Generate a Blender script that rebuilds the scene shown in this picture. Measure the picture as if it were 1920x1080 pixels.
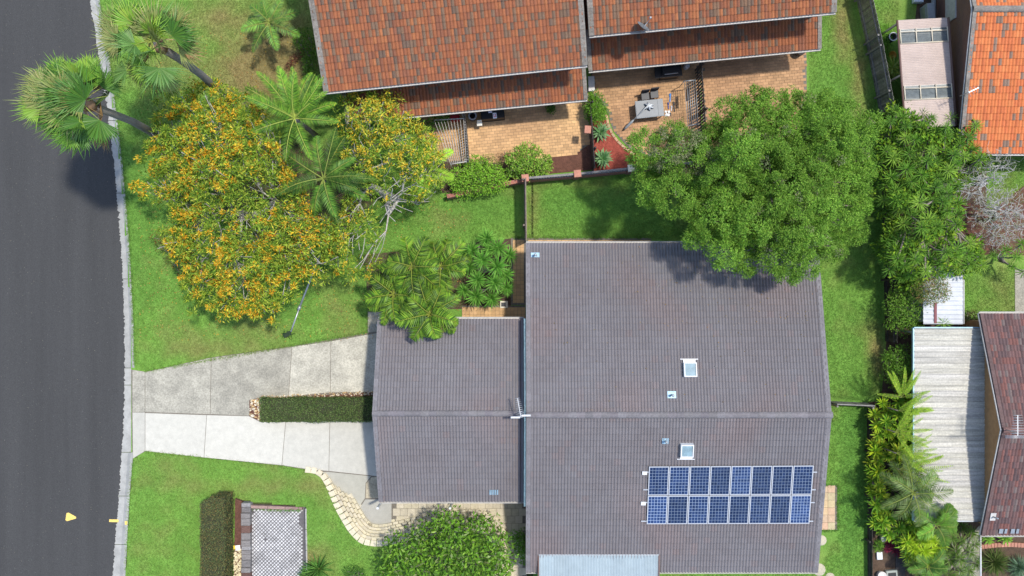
import bpy, math, random
import numpy as np
from mathutils import Vector, Matrix
for o in list(bpy.data.objects): bpy.data.objects.remove(o)
S = bpy.context.scene
COL = S.collection
R = math.radians
rnd = random.Random(7)
rng = np.random.default_rng(11)
# ---------------------------------------------------------------- camera, sky, sun, exposure
CAMH, FPX = 45.0, 1560.0            # drone height in metres, focal length in photo pixels (1920 wide)
cam_d = bpy.data.cameras.new('camera'); cam = bpy.data.objects.new('camera', cam_d); COL.objects.link(cam)
cam.location = (0, 0, CAMH); cam.rotation_euler = (0, 0, 0)
cam_d.sensor_width = 36; cam_d.lens = FPX / 1920 * 36; cam_d.clip_start = .5; cam_d.clip_end = 900
S.camera = cam
SUNDIR = Vector((.34, .17, 1)).normalized()
wd = bpy.data.worlds.new('World'); S.world = wd; wd.use_nodes = True
nt = wd.node_tree; bg = nt.nodes['Background']; sk = nt.nodes.new('ShaderNodeTexSky')
sk.sky_type = 'NISHITA'; sk.sun_disc = False
sk.sun_elevation = math.asin(SUNDIR.z); sk.sun_rotation = math.atan2(SUNDIR.x, SUNDIR.y)
nt.links.new(sk.outputs[0], bg.inputs[0]); bg.inputs[1].default_value = .15
sd = bpy.data.lights.new('sun', 'SUN'); sun = bpy.data.objects.new('sun', sd); COL.objects.link(sun)
sd.energy = 2.4; sd.angle = R(3); sd.color = (1, .955, .88)
sun.rotation_euler = SUNDIR.to_track_quat('Z', 'Y').to_euler(); sun.location = (10, 5, 40)
S.view_settings.view_transform = 'Standard'; S.view_settings.look = 'None'
S.view_settings.exposure = .86; S.view_settings.gamma = 1
S.view_settings.use_curve_mapping = False
S.render.engine = 'CYCLES'

# ---------------------------------------------------------------- pixel helpers
def W(px, py, z=0.):
    k = (CAMH - z) / FPX
    return Vector(((px - 960) * k, (540 - py) * k, z))
def W2(px, py, z=0.):
    v = W(px, py, z); return (v.x, v.y)
def hit(px, py, P0, n):                       # ray through a photo pixel onto a plane
    o = Vector((0, 0, CAMH)); d = Vector(((px - 960) / FPX, (540 - py) / FPX, -1))
    return o + d * ((P0 - o).dot(n) / d.dot(n))
def inpoly(x, y, poly):
    c = False; j = len(poly) - 1
    for i in range(len(poly)):
        xi, yi = poly[i]; xj, yj = poly[j]
        if (yi > y) != (yj > y) and x < (xj - xi) * (y - yi) / (yj - yi) + xi: c = not c
        j = i
    return c
def inpoly_np(X, Y, poly):
    c = np.zeros(X.shape, bool); j = len(poly) - 1
    for i in range(len(poly)):
        xi, yi = poly[i]; xj, yj = poly[j]
        if yi != yj:
            m = ((yi > Y) != (yj > Y)) & (X < (xj - xi) * (Y - yi) / (yj - yi) + xi)
            c ^= m
        j = i
    return c
def edgedist(x, y, poly):
    b = 1e9
    for i in range(len(poly)):
        x0, y0 = poly[i - 1]; x1, y1 = poly[i]
        dx, dy = x1 - x0, y1 - y0
        t = max(0, min(1, ((x - x0) * dx + (y - y0) * dy) / (dx * dx + dy * dy + 1e-9)))
        b = min(b, math.hypot(x - x0 - dx * t, y - y0 - dy * t))
    return b
def lerp(a, b, t): return a + (b - a) * t
def sstep(t): t = max(0, min(1, t)); return t * t * (3 - 2 * t)
def pl(x, pts):                                # piecewise linear y->x
    for (y0, a), (y1, b) in zip(pts, pts[1:]):
        if x <= y1: return lerp(a, b, (x - y0) / (y1 - y0))
    return pts[-1][1]

# ---------------------------------------------------------------- materials
MATS = {}
def mat(name, color, rough=.75, n1=None, n2=None, bump=None, metal=0., spec=.35, transl=0., col2=None, alpha=1, trans=0., obj=False, stretch=None, coat=0.):
    """procedural material: base colour x face attribute Col x noise.  n1,n2 = (scale, amount[, detail]); bump = (scale, strength)"""
    m = bpy.data.materials.new(name); m.use_nodes = True; MATS[name] = m
    t = m.node_tree; N = t.nodes; L = t.links; b = N['Principled BSDF']
    at = N.new('ShaderNodeAttribute'); at.attribute_name = 'Col'
    mx = N.new('ShaderNodeMix'); mx.data_type = 'RGBA'; mx.blend_type = 'MULTIPLY'; mx.inputs[0].default_value = 1
    mx.inputs[6].default_value = (*color, 1); L.new(at.outputs['Color'], mx.inputs[7]); cur = mx.outputs[2]
    tc = N.new('ShaderNodeTexCoord'); geo = N.new('ShaderNodeNewGeometry')
    vec = tc.outputs['Object'] if obj else geo.outputs['Position']
    if stretch:
        mp = N.new('ShaderNodeMapping'); mp.inputs['Scale'].default_value = stretch; L.new(vec, mp.inputs[0]); svec = mp.outputs[0]
    else: svec = vec
    for i, nn in enumerate((n1, n2)):
        if not nn: continue
        tx = N.new('ShaderNodeTexNoise'); tx.inputs['Scale'].default_value = nn[0]; tx.inputs['Detail'].default_value = nn[2] if len(nn) > 2 else 4
        tx.inputs['Roughness'].default_value = .62
        L.new(svec if i == 0 else vec, tx.inputs['Vector'])
        mr = N.new('ShaderNodeMapRange'); mr.inputs[1].default_value = .28; mr.inputs[2].default_value = .72
        mr.inputs[3].default_value = 0; mr.inputs[4].default_value = 1
        L.new(tx.outputs[0], mr.inputs[0])
        m2 = N.new('ShaderNodeMix'); m2.data_type = 'RGBA'; m2.blend_type = 'MULTIPLY'
        m2.inputs[0].default_value = 1
        rp = N.new('ShaderNodeMix'); rp.data_type = 'RGBA'
        lo = 1 - nn[1]; hi = 1 + nn[1]
        c2 = col2 if (col2 and i == 0) else (1, 1, 1)
        rp.inputs[6].default_value = (lo * c2[0], lo * c2[1], lo * c2[2], 1); rp.inputs[7].default_value = (hi, hi, hi, 1)
        L.new(mr.outputs[0], rp.inputs[0]); L.new(cur, m2.inputs[6]); L.new(rp.outputs[2], m2.inputs[7]); cur = m2.outputs[2]
    L.new(cur, b.inputs['Base Color'])
    b.inputs['Roughness'].default_value = rough; b.inputs['Metallic'].default_value = metal
    b.inputs['Specular IOR Level'].default_value = spec
    if coat: b.inputs['Coat Weight'].default_value = coat
    if trans: b.inputs['Transmission Weight'].default_value = trans
    if bump:
        bt = N.new('ShaderNodeTexNoise'); bt.inputs['Scale'].default_value = bump[0]; bt.inputs['Detail'].default_value = 3
        L.new(vec, bt.inputs['Vector']); bm = N.new('ShaderNodeBump'); bm.inputs['Strength'].default_value = bump[1]; bm.inputs['Distance'].default_value = .03
        L.new(bt.outputs[0], bm.inputs['Height']); L.new(bm.outputs[0], b.inputs['Normal'])
    if transl:
        tr = N.new('ShaderNodeBsdfTranslucent'); ms = N.new('ShaderNodeMixShader'); ms.inputs[0].default_value = transl
        L.new(cur, tr.inputs[0]); L.new(b.outputs[0], ms.inputs[1]); L.new(tr.outputs[0], ms.inputs[2])
        L.new(ms.outputs[0], N['Material Output'].inputs[0])
    return m

def brick_mat(name, c1, c2, mortar, scale=1., bw=.23, bh=.076):
    m = mat(name, (1, 1, 1), .85, (40, .12)); t = m.node_tree; N = t.nodes; L = t.links
    geo = N.new('ShaderNodeNewGeometry'); sp = N.new('ShaderNodeSeparateXYZ'); L.new(geo.outputs['Position'], sp.inputs[0])
    ad = N.new('ShaderNodeMath'); ad.operation = 'ADD'; L.new(sp.outputs[0], ad.inputs[0]); L.new(sp.outputs[1], ad.inputs[1])
    cb = N.new('ShaderNodeCombineXYZ'); L.new(ad.outputs[0], cb.inputs[0]); L.new(sp.outputs[2], cb.inputs[1])
    br = N.new('ShaderNodeTexBrick'); L.new(cb.outputs[0], br.inputs[0]); br.inputs['Scale'].default_value = scale
    br.inputs['Color1'].default_value = (*c1, 1); br.inputs['Color2'].default_value = (*c2, 1); br.inputs['Mortar'].default_value = (*mortar, 1)
    br.inputs['Brick Width'].default_value = bw; br.inputs['Row Height'].default_value = bh; br.inputs['Mortar Size'].default_value = .008
    for n in N:
        if n.type == 'MIX' and n.blend_type == 'MULTIPLY' and not n.inputs[6].is_linked:
            L.new(br.outputs[0], n.inputs[6])
    return m

mat('asphalt', (.050, .0495, .0485), .9, (.6, .13, 6), (45, .40, 3), (60, .25), stretch=(1.6, .10, 1), spec=.3)
mat('concrete', (.47, .45, .385), .85, (3.5, .10, 9), (30, .13, 5), (50, .15))
mat('concrete_old', (.275, .258, .208), .9, (1.2, .27, 7), (13, .34, 9), (50, .2))
mat('kerb', (.32, .315, .295), .9, (2.2, .2, 6), (30, .14, 3), (40, .2))
mat('soil', (.085, .055, .036), .95, (3, .35, 6), (40, .4, 3), (25, .6))
mat('mulch', (.115, .052, .035), .95, (5, .35, 6), (45, .5, 2), (30, .8))
mat('red_mulch', (.27, .060, .040), .95, (6, .3, 6), (50, .5, 2), (30, .8))
mat('jointing', (.16, .14, .11), .95, (8, .3))
mat('lawn', (1, 1, 1), .95, (1.1, .17, 6), (26, .42, 4), (45, .8), spec=.1)
mat('grass', (1, 1, 1), .8, None, None, transl=.3, spec=.15)
mat('earth', (.075, .10, .035), .95, (.5, .3, 6), (20, .3, 3), spec=.1)
mat('leaf', (1, 1, 1), .7, None, None, transl=.25, spec=.08)
mat('leaf_gloss', (1, 1, 1), .42, None, None, transl=.2, spec=.2)
mat('bark', (.20, .17, .14), .9, (9, .35, 5), None, (30, .6))
mat('bark_pale', (.42, .39, .35), .9, (9, .3, 5), None, (30, .4))
mat('palm_bark', (.19, .175, .155), .9, (14, .35, 5), None, (30, .6), stretch=(1, 1, 3))
mat('tile_grey', (.148, .139, .143), .66, (.45, .08, 5), (30, .14, 3), (60, .2), spec=.4, col2=(1.05, .99, .97))
mat('tile_red', (.88, .88, .9), .85, (16, .22, 5), (70, .2, 3), (60, .2), spec=.2)
mat('tile_orange', (1, 1, 1), .8, (14, .16, 5), (70, .12, 3), (60, .2), spec=.25)
mat('tile_maroon', (1, 1, 1), .75, (14, .2, 5), (70, .15, 3), (60, .2), spec=.3)
mat('cap_grey', (.155, .145, .15), .7, (8, .2, 5), (50, .12), (50, .2))
mat('cap_lichen', (.19, .17, .145), .9, (9, .35, 6), (50, .3), (50, .3))
mat('deck', (.06, .05, .045), .9)
mat('white_paint', (.62, .62, .61), .5, (6, .08), None)
mat('cream_paint', (.62, .55, .42), .6, (6, .08), None)
mat('gutter_pale', (.46, .44, .41), .55, (6, .15), None)
mat('brown_metal', (.13, .075, .06), .5, (6, .15), None)
mat('galv', (.34, .36, .37), .45, (5, .12), (60, .08), metal=.55)
mat('steel', (.45, .46, .47), .4, (8, .08), None, metal=.6)
mat('blue_flashing', (.28, .42, .50), .5, (5, .2), None, metal=.2)
mat('dark_metal', (.025, .026, .03), .45, (10, .2), None)
mat('black_plastic', (.012, .012, .013), .5, (20, .2), None)
mat('grey_plastic', (.25, .27, .28), .55, (9, .1), None)
mat('plain', (1, 1, 1), .6, (12, .08), None)
mat('timber', (.17, .135, .105), .9, (7, .4, 6), (60, .25), (50, .4), stretch=(1, 1, .2))
mat('timber_grey', (.20, .19, .175), .9, (5, .35, 6), (50, .3), (50, .4))
mat('sleeper', (1, 1, 1), .9, (12, .45, 6), (60, .3), (40, .5), stretch=(.6, 3, 1))
mat('dark_fence', (.045, .04, .036), .85, (8, .4, 6), (60, .3), (40, .3))
mat('paver_cream', (.46, .405, .30), .85, (5, .14, 5), (40, .12, 3), (60, .2))
mat('paver_ochre', (.50, .31, .15), .85, (2, .15, 5), (40, .15, 3), (60, .2))
mat('paver_red', (1, 1, 1), .85, (.8, .22, 6), (50, .18, 3), (60, .2))
mat('block_cream', (.50, .45, .33), .88, (8, .14, 5), (60, .12), (50, .4))
mat('pebble', (1, 1, 1), .8, (20, .2), None)
mat('stud', (.44, .43, .42), .85, (3, .2, 5), (50, .15), (50, .2))
mat('shed_white', (.46, .47, .475), .5, (3, .12, 5), (20, .06))
mat('patio_metal', (.36, .42, .43), .42, (2, .08, 5), None, metal=.25)
mat('beige_metal', (.46, .365, .31), .55, (2, .10, 5), (20, .05))
mat('awning', (.43, .415, .37), .75, (1.6, .30, 8), (12, .22, 5), stretch=(.35, 5, 1))
mat('polycarb', (.12, .135, .13), .3, (6, .3, 5), None, spec=.5)
mat('render_ochre', (.36, .20, .09), .9, (4, .15), (40, .1))
mat('soffit', (.5, .47, .42), .8)
mat('glass_dark', (.03, .04, .05), .08, None, None, spec=.6)
brick_mat('brick_brown', (.20, .085, .055), (.15, .06, .045), (.20, .17, .14))
brick_mat('brick_red', (.34, .13, .09), (.27, .10, .075), (.32, .27, .22))
mat('yellow_paint', (.70, .50, .13), .8, (14, .22, 5), (70, .25))

def solar_mat():
    m = mat('solar_cell', (1, 1, 1), .25, None, None, spec=.4, obj=True); t = m.node_tree; N = t.nodes; L = t.links
    uv = N.new('ShaderNodeUVMap'); mp = N.new('ShaderNodeMapping'); mp.inputs['Scale'].default_value = (6, 9, 1); L.new(uv.outputs[0], mp.inputs[0])
    fr = N.new('ShaderNodeVectorMath'); fr.operation = 'FRACTION'; L.new(mp.outputs[0], fr.inputs[0])
    sp = N.new('ShaderNodeSeparateXYZ'); L.new(fr.outputs[0], sp.inputs[0]); outs = []
    for k, wdt in ((0, .085), (1, .085)):
        a = N.new('ShaderNodeMath'); a.operation = 'SUBTRACT'; a.inputs[1].default_value = .5; L.new(sp.outputs[k], a.inputs[0])
        b2 = N.new('ShaderNodeMath'); b2.operation = 'ABSOLUTE'; L.new(a.outputs[0], b2.inputs[0])
        c = N.new('ShaderNodeMath'); c.operation = 'GREATER_THAN'; c.inputs[1].default_value = .5 - wdt / 2; L.new(b2.outputs[0], c.inputs[0]); outs.append(c)
    mx = N.new('ShaderNodeMath'); mx.operation = 'MAXIMUM'; L.new(outs[0].outputs[0], mx.inputs[0]); L.new(outs[1].outputs[0], mx.inputs[1])
    fl = N.new('ShaderNodeVectorMath'); fl.operation = 'FLOOR'; L.new(mp.outputs[0], fl.inputs[0])
    oi = N.new('ShaderNodeObjectInfo'); ad = N.new('ShaderNodeVectorMath'); ad.operation = 'ADD'; L.new(fl.outputs[0], ad.inputs[0]); L.new(oi.outputs['Location'], ad.inputs[1])
    wn = N.new('ShaderNodeTexWhiteNoise'); L.new(ad.outputs[0], wn.inputs[0])
    c1 = N.new('ShaderNodeMix'); c1.data_type = 'RGBA'; c1.inputs[6].default_value = (.008, .020, .062, 1); c1.inputs[7].default_value = (.018, .038, .105, 1); L.new(wn.outputs[0], c1.inputs[0])
    c2 = N.new('ShaderNodeMix'); c2.data_type = 'RGBA'; c2.inputs[7].default_value = (.24, .30, .38, 1); L.new(mx.outputs[0], c2.inputs[0]); L.new(c1.outputs[2], c2.inputs[6])
    for n in N:
        if n.type == 'MIX' and n.blend_type == 'MULTIPLY' and not n.inputs[6].is_linked: L.new(c2.outputs[2], n.inputs[6])
solar_mat()

# ---------------------------------------------------------------- mesh builders
def npmesh(name, V, F, C=None, dom='FACE', smooth=False):
    """V (n,3), F (m,k) same corner count, C (m,3) or (n,3)"""
    me = bpy.data.meshes.new(name); V = np.asarray(V, np.float32); F = np.asarray(F, np.int32); m, k = F.shape
    me.vertices.add(len(V)); me.vertices.foreach_set('co', V.ravel())
    me.loops.add(m * k); me.loops.foreach_set('vertex_index', F.ravel())
    me.polygons.add(m); me.polygons.foreach_set('loop_start', np.arange(0, m * k, k, dtype=np.int32))
    me.update(calc_edges=True)
    me.polygons.foreach_set('use_smooth', np.full(m, smooth, bool))
    cnt = m if dom == 'FACE' else len(V)
    a = me.attributes.new('Col', 'FLOAT_COLOR', dom); cc = np.ones((cnt, 4), np.float32)
    if C is not None: cc[:, :3] = C
    a.data.foreach_set('color', cc.ravel())
    return me
class MB:
    def __init__(s): s.v = []; s.f = []; s.c = []; s.col = (1, 1, 1); s.sm = []
    def add(s, vs, fs, col=None, smooth=False):
        b = len(s.v); s.v += [tuple(v) for v in vs]
        for f in fs: s.f.append(tuple(i + b for i in f)); s.c.append(col or s.col); s.sm.append(smooth)
    def box(s, c, size, rz=0, col=None, M=None, bev=0):
        x, y, z = (q / 2 for q in size); ca, sa = math.cos(rz), math.sin(rz)
        if bev:
            pts = [(a * (x - (bev if k else 0)), b * (y - (bev if k else 0)), h) for k, h in ((0, -z), (0, z - bev), (1, z)) for a, b in ((-1, -1), (1, -1), (1, 1), (-1, 1))]
            fs = [(i, (i + 1) % 4, 4 + (i + 1) % 4, 4 + i) for i in range(4)] + [(4 + i, 4 + (i + 1) % 4, 8 + (i + 1) % 4, 8 + i) for i in range(4)] + [(8, 9, 10, 11), (3, 2, 1, 0)]
        else:
            pts = [(a * x, b * y, h) for h in (-z, z) for a, b in ((-1, -1), (1, -1), (1, 1), (-1, 1))]
            fs = [(i, (i + 1) % 4, 4 + (i + 1) % 4, 4 + i) for i in range(4)] + [(4, 5, 6, 7), (3, 2, 1, 0)]
        out = []
        for p in pts:
            q = Vector((p[0] * ca - p[1] * sa, p[0] * sa + p[1] * ca, p[2]))
            if M: q = M @ q
            out.append(q + Vector(c))
        s.add(out, fs, col); return s
    def prism(s, pts, z0, z1, col=None):
        n = len(pts); a = sum(pts[i - 1][0] * pts[i][1] - pts[i][0] * pts[i - 1][1] for i in range(n))
        if a < 0: pts = pts[::-1]
        s.add([(x, y, z0) for x, y in pts] + [(x, y, z1) for x, y in pts],
              [(i, (i + 1) % n, n + (i + 1) % n, n + i) for i in range(n)] + [tuple(range(n, 2 * n)), tuple(range(n - 1, -1, -1))], col); return s
    def tube(s, pts, rad, n=6, col=None, cap=True, smooth=True):
        pts = [Vector(p) for p in pts]; m = len(pts)
        if not hasattr(rad, '__len__'): rad = [rad] * m
        vs = []; up = Vector((0, 0, 1))
        for i, p in enumerate(pts):
            d = (pts[min(i + 1, m - 1)] - pts[max(i - 1, 0)]); d = d.normalized() if d.length > 1e-7 else Vector((0, 0, 1))
            a = d.cross(up if abs(d.z) < .95 else Vector((1, 0, 0))).normalized(); b = d.cross(a)
            for k in range(n):
                t = 2 * math.pi * k / n; vs.append(p + (a * math.cos(t) + b * math.sin(t)) * rad[i])
        fs = [(i * n + k, (i + 1) * n + k, (i + 1) * n + (k + 1) % n, i * n + (k + 1) % n) for i in range(m - 1) for k in range(n)]
        if cap: fs += [tuple(range(n)), tuple(range((m - 1) * n + n - 1, (m - 1) * n - 1, -1))]
        s.add(vs, fs, col, smooth); return s
    def lathe(s, c, prof, n=16, col=None):            # prof: (radius, z)
        c = Vector(c); m = len(prof)
        vs = [c + Vector((r * math.cos(2 * math.pi * k / n), r * math.sin(2 * math.pi * k / n), z)) for r, z in prof for k in range(n)]
        fs = [(i * n + k, i * n + (k + 1) % n, (i + 1) * n + (k + 1) % n, (i + 1) * n + k) for i in range(m - 1) for k in range(n)]
        fs.append(tuple((m - 1) * n + k for k in range(n)))
        s.add(vs, fs, col, True); return s
    def mesh(s, name='m', recentre=True):
        me = bpy.data.meshes.new(name)
        V = np.array(s.v, np.float64); off = Vector((0, 0, 0))
        if recentre:
            lo, hi = V.min(0), V.max(0); off = Vector(((lo[0] + hi[0]) / 2, (lo[1] + hi[1]) / 2, lo[2])); V = V - np.array(off)
        me.from_pydata(V.tolist(), [], s.f); me.update()
        a = me.attributes.new('Col', 'FLOAT_COLOR', 'FACE'); cc = np.ones((len(s.f), 4), np.float32); cc[:, :3] = np.array(s.c)
        a.data.foreach_set('color', cc.ravel())
        if any(s.sm): me.polygons.foreach_set('use_smooth', s.sm)
        return me, off
    def obj(s, name, m, parent=None, **t):
        me, off = s.mesh(name); return link(name, me, m, off, parent, **t)
ROOTLOC = {}
def link(name, me, m, loc=(0, 0, 0), parent=None, label=None, cat=None, group=None, kind=None, rot=None, scale=None):
    o = bpy.data.objects.new(name, me); COL.objects.link(o)
    if me is not None and m is not None and not me.materials: me.materials.append(MATS[m])
    w = Vector(loc); ROOTLOC[o.name] = w
    if parent is not None:
        o.parent = parent; o.location = w - ROOTLOC[parent.name]
    else: o.location = w
    if rot is not None: o.rotation_mode = 'QUATERNION'; o.rotation_quaternion = rot
    if scale is not None: o.scale = scale
    if label: o['label'] = label
    if cat: o['category'] = cat
    if group: o['group'] = group
    if kind: o['kind'] = kind
    return o
def thing(name, loc, label, cat, group=None):
    return link(name, None, None, loc, None, label, cat, group)
def copy_part(src, name, loc, parent, rot=None, scale=None):
    return link(name, src, None, loc, parent, rot=rot, scale=scale)
def sheet(name, polypx, z, m, thick=.05, **t):
    return MB().prism([W2(x, y, z) for x, y in polypx], z - thick, z).obj(name, m, **t)
def centred(me):
    n = len(me.vertices); V = np.empty(n * 3, np.float32); me.vertices.foreach_get('co', V); V = V.reshape(-1, 3)
    lo, hi = V.min(0), V.max(0); c = np.array([(lo[0] + hi[0]) / 2, (lo[1] + hi[1]) / 2, lo[2]], np.float32)
    me.vertices.foreach_set('co', (V - c).ravel()); me.update(); return Vector(c.tolist())
def vn(x, y, s=0.):
    return .5 + .25 * (math.sin(x * 1.13 + s * 1.7 + 1.3 * math.sin(y * .71 + s)) + math.sin(y * 1.37 + s * 2.3 + 1.1 * math.sin(x * .83 - s)))
# ================================================================ GROUND, ROAD, LAWN
g = MB(); g.add([(-400, -400, -.06), (400, -400, -.06), (400, 400, -.06), (-400, 400, -.06)], [(0, 1, 2, 3)])
g.obj('ground', 'earth', kind='structure', label='open grassy ground reaching out beyond the houses')
KL = [(-400, 70), (-200, 122), (0, 168), (100, 185), (200, 200), (300, 213), (400, 222), (500, 229), (600, 233), (700, 234), (780, 232), (850, 228), (930, 223), (1000, 217), (1080, 211), (1300, 192), (1500, 170)]
KR = [(-400, 90), (-200, 142), (0, 187), (100, 204), (200, 217), (300, 229), (400, 238), (500, 245), (600, 250), (690, 252), (780, 251), (860, 249), (930, 243), (1000, 239), (1080, 235), (1300, 216), (1500, 194)]
# road: a sheet whose ragged edge laps over the concrete channel
r = MB(); ys = np.arange(-400, 1500, 2.2); vs = []
for i, y in enumerate(ys):
    p = W(pl(y, KL) + rnd.gauss(0, .8) + 1.6 * (vn(y * .11, 3) - .5) + (1.5 if rnd.random() < .12 else 0), y, .012); q = W(-700, y, .012)
    vs += [p, Vector((q.x, p.y, .012))]
r.add(vs, [(2 * i, 2 * i + 1, 2 * i + 3, 2 * i + 2) for i in range(len(ys) - 1)])
r.obj('road', 'asphalt', kind='structure', label='dark grey asphalt road along the left side')
# kerb and channel in cast lengths
kb = link('kerb', None, None, W(230, 540, 0), kind='structure', label='pale concrete kerb and gutter between road and lawn')
cuts = [-400, -260, -110, 60, 226, 362, 523, 690, 722, 848, 930, 1021, 1180, 1340, 1500]
for a, b in zip(cuts, cuts[1:]):
    m = MB(); n = max(3, int((b - a) / 9)); low = 690 <= a < 848; vs = []
    prof = [(0, -.02), (.02, 0), (.55, .012), (.74, .02 if low else .09), (.82, .035 if low else .118), (1, .04 if low else .12), (1, -.05)]
    for k in range(n + 1):
        y = lerp(a + .5, b - .5, k / n)
        for t, z in prof:
            vs.append(W(lerp(pl(y, KL) - 5, pl(y, KR), t), y, z) if t < .1 else W(lerp(pl(y, KL), pl(y, KR), t), y, z))
    q = len(prof)
    m.add(vs, [(k * q + i, (k + 1) * q + i, (k + 1) * q + i + 1, k * q + i + 1) for k in range(n) for i in range(q - 1)] + [tuple(range(q)), tuple(range(n * q + q - 1, n * q - 1, -1))])
    s_ = .93 + .12 * rnd.random(); m.c = [(s_, s_, s_ * .98)] * len(m.c)
    m.obj('kerb_segment', 'kerb', kb)
# painted marks on the road
tri = [W2(x, y) for x, y in ((125, 962), (129, 961), (143, 969), (143, 972), (126, 977), (123, 975))]
MB().prism(tri, .012, .018).obj('road_marker_paint', 'yellow_paint', kind='structure', label='small yellow triangle painted on the asphalt')
MB().prism([W2(x, y) for x, y in ((205, 973.5), (222.5, 974), (222.5, 979), (205, 978.5))], .012, .018).obj('road_stripe_paint', 'yellow_paint', kind='structure', label='short yellow stripe painted at the kerb edge')
MB().prism([W2(x, y) for x, y in ((236, 976), (241, 976), (240.5, 983), (236, 982.5))], .11, .126).obj('kerb_paint', 'yellow_paint', kind='structure', label='faint yellow dab painted on the kerb top')

# ---- lawn colours
DRY = [(470, 130, 85, 55, 1.0), (540, 60, 60, 60, .9), (400, 40, 70, 40, .7), (520, 160, 70, 50, .8), (290, 150, 60, 60, .45), (450, 600, 70, 28, .3), (400, 650, 120, 26, .42), (640, 590, 40, 45, .35), (850, 420, 50, 25, .25), (1000, 400, 12, 60, .5), (1580, 40, 18, 60, .8), (1610, 150, 15, 60, .7), (1640, 650, 16, 60, .55), (1650, 690, 12, 40, .6),
       (590, 900, 25, 40, .4), (580, 1050, 30, 25, .6), (500, 915, 120, 18, .28), (300, 900, 60, 30, .2), (450, 950, 12, 12, .6), (1580, 330, 30, 60, .2), (1660, 30, 22, 30, .3), (1880, 560, 60, 40, .3), (1900, 420, 60, 60, .75), (985, 440, 6, 60, .4), (1060, 345, 80, 8, .45), (1530, 300, 20, 40, .5)]
LUSH = [(1520, 600, 40, 140, .3), (1600, 900, 40, 200, .75), (1100, 390, 120, 40, .45), (900, 390, 80, 40, .3), (250, 450, 40, 160, .35), (1555, 170, 35, 80, .35)]
def lawncol(px, py):
    d = sum(a * math.exp(-((px - x) / rx) ** 2 - ((py - y) / ry) ** 2) for x, y, rx, ry, a in DRY)
    l = sum(a * math.exp(-((px - x) / rx) ** 2 - ((py - y) / ry) ** 2) for x, y, rx, ry, a in LUSH)
    d = max(0, min(1, d + .34 * (vn(px * .035, py * .035, 1) - .45) + .26 * (vn(px * .11, py * .11, 4) - .5) - .4 * l))
    l = min(1, max(0, l + .3 * (vn(px * .02, py * .024, 9) - .5)))
    c = [lerp(a, b, l) for a, b in zip((.14, .27, .046), (.082, .205, .034))]
    return [lerp(a, b, d) for a, b in zip(c, (.235, .19, .075))]
# height of the raised lawn behind the block wall (lower left)
def zlow(px, py):
    return .106 + .62 * sstep((px - 470) / 170) * sstep((py - 878) / 90)
PAD = [(447, 938), (574, 950), (574, 1120), (447, 1120)]
def lawn_grid(name, x0, x1, y0, y1, step, zf, keep, label):
    nx = int((x1 - x0) / step) + 1; ny = int((y1 - y0) / step) + 1; V = []; C = []
    for j in range(ny):
        for i in range(nx):
            px, py = x0 + i * step, y0 + j * step; V.append(W(px, py, zf(px, py))[:]); C.append(lawncol(px, py))
    F = [(j * nx + i, (j + 1) * nx + i, (j + 1) * nx + i + 1, j * nx + i + 1) for j in range(ny - 1) for i in range(nx - 1) if keep(x0 + (i + .5) * step, y0 + (j + .5) * step)]
    me = npmesh(name, V, F, C, 'POINT', True); return link(name, me, 'lawn', kind='structure', label=label)
WALLC = [(574, 884), (590, 887), (604, 897), (616, 915), (630, 942), (645, 968), (660, 992), (678, 1010), (697, 1016), (720, 1016), (745, 1011), (775, 1004), (810, 997), (850, 991), (890, 989), (917, 999), (931, 1028), (934, 1095)]   # line of the coping blocks
LOWPOLY = [(249, 861), (273, 846), (388, 858), (528, 872), (574, 880)] + WALLC + [(934, 1400), (216, 1400), (235, 1080), (243, 930)]
lawn_grid('front_lawn', 186, 1000, -260, 860, 6, lambda x, y: .10, lambda x, y: x > pl(y, KR) - 4, 'mown front lawn running from the kerb to the houses')
lawn_grid('back_lawn', 1000, 2300, -260, 1300, 8, lambda x, y: .10, lambda x, y: True, 'mown back and side lawns around the grey roofed house')
lawn_grid('lower_lawn', 186, 1000, 842, 1300, 4, zlow, lambda x, y: x > pl(y, KR) - 3 and inpoly(x, y, LOWPOLY) and not inpoly(x, y, PAD), 'lawn below the driveway rising to the block wall')
# grass blades standing in the lawns
TUFT = [[(192, 0), (206, 100), (219, 200), (231, 300), (247, 500), (254, 690), (272, 695), (547, 648), (688, 623), (688, 580), (870, 575), (870, 447), (966, 445), (966, 345), (830, 365), (770, 230), (620, 170), (575, 0)],
        [(990, 340), (1210, 325), (1500, 300), (1500, 446), (990, 446)], [(1517, 0), (1600, 0), (1648, 230), (1655, 650), (1652, 743), (1556, 743), (1530, 480), (1517, 300)],
        [(1558, 758), (1623, 758), (1623, 1090), (1240, 1090), (1240, 1078), (1534, 1072), (1572, 1000), (1572, 905), (1548, 905)], [(1635, 0), (1688, 0), (1680, 60), (1645, 75)], [(1808, 500), (1903, 500), (1903, 588), (1808, 588)], [(1850, 300), (1920, 295), (1920, 380), (1850, 380)],
        [(250, 864), (274, 849), (388, 861), (528, 876), (572, 885), (602, 905), (640, 975), (672, 1016), (700, 1024), (760, 1018), (760, 1090), (578, 1090), (576, 950), (446, 936), (446, 1090), (440, 1090), (440, 930), (374, 935), (374, 1090), (238, 1090)]]
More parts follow.
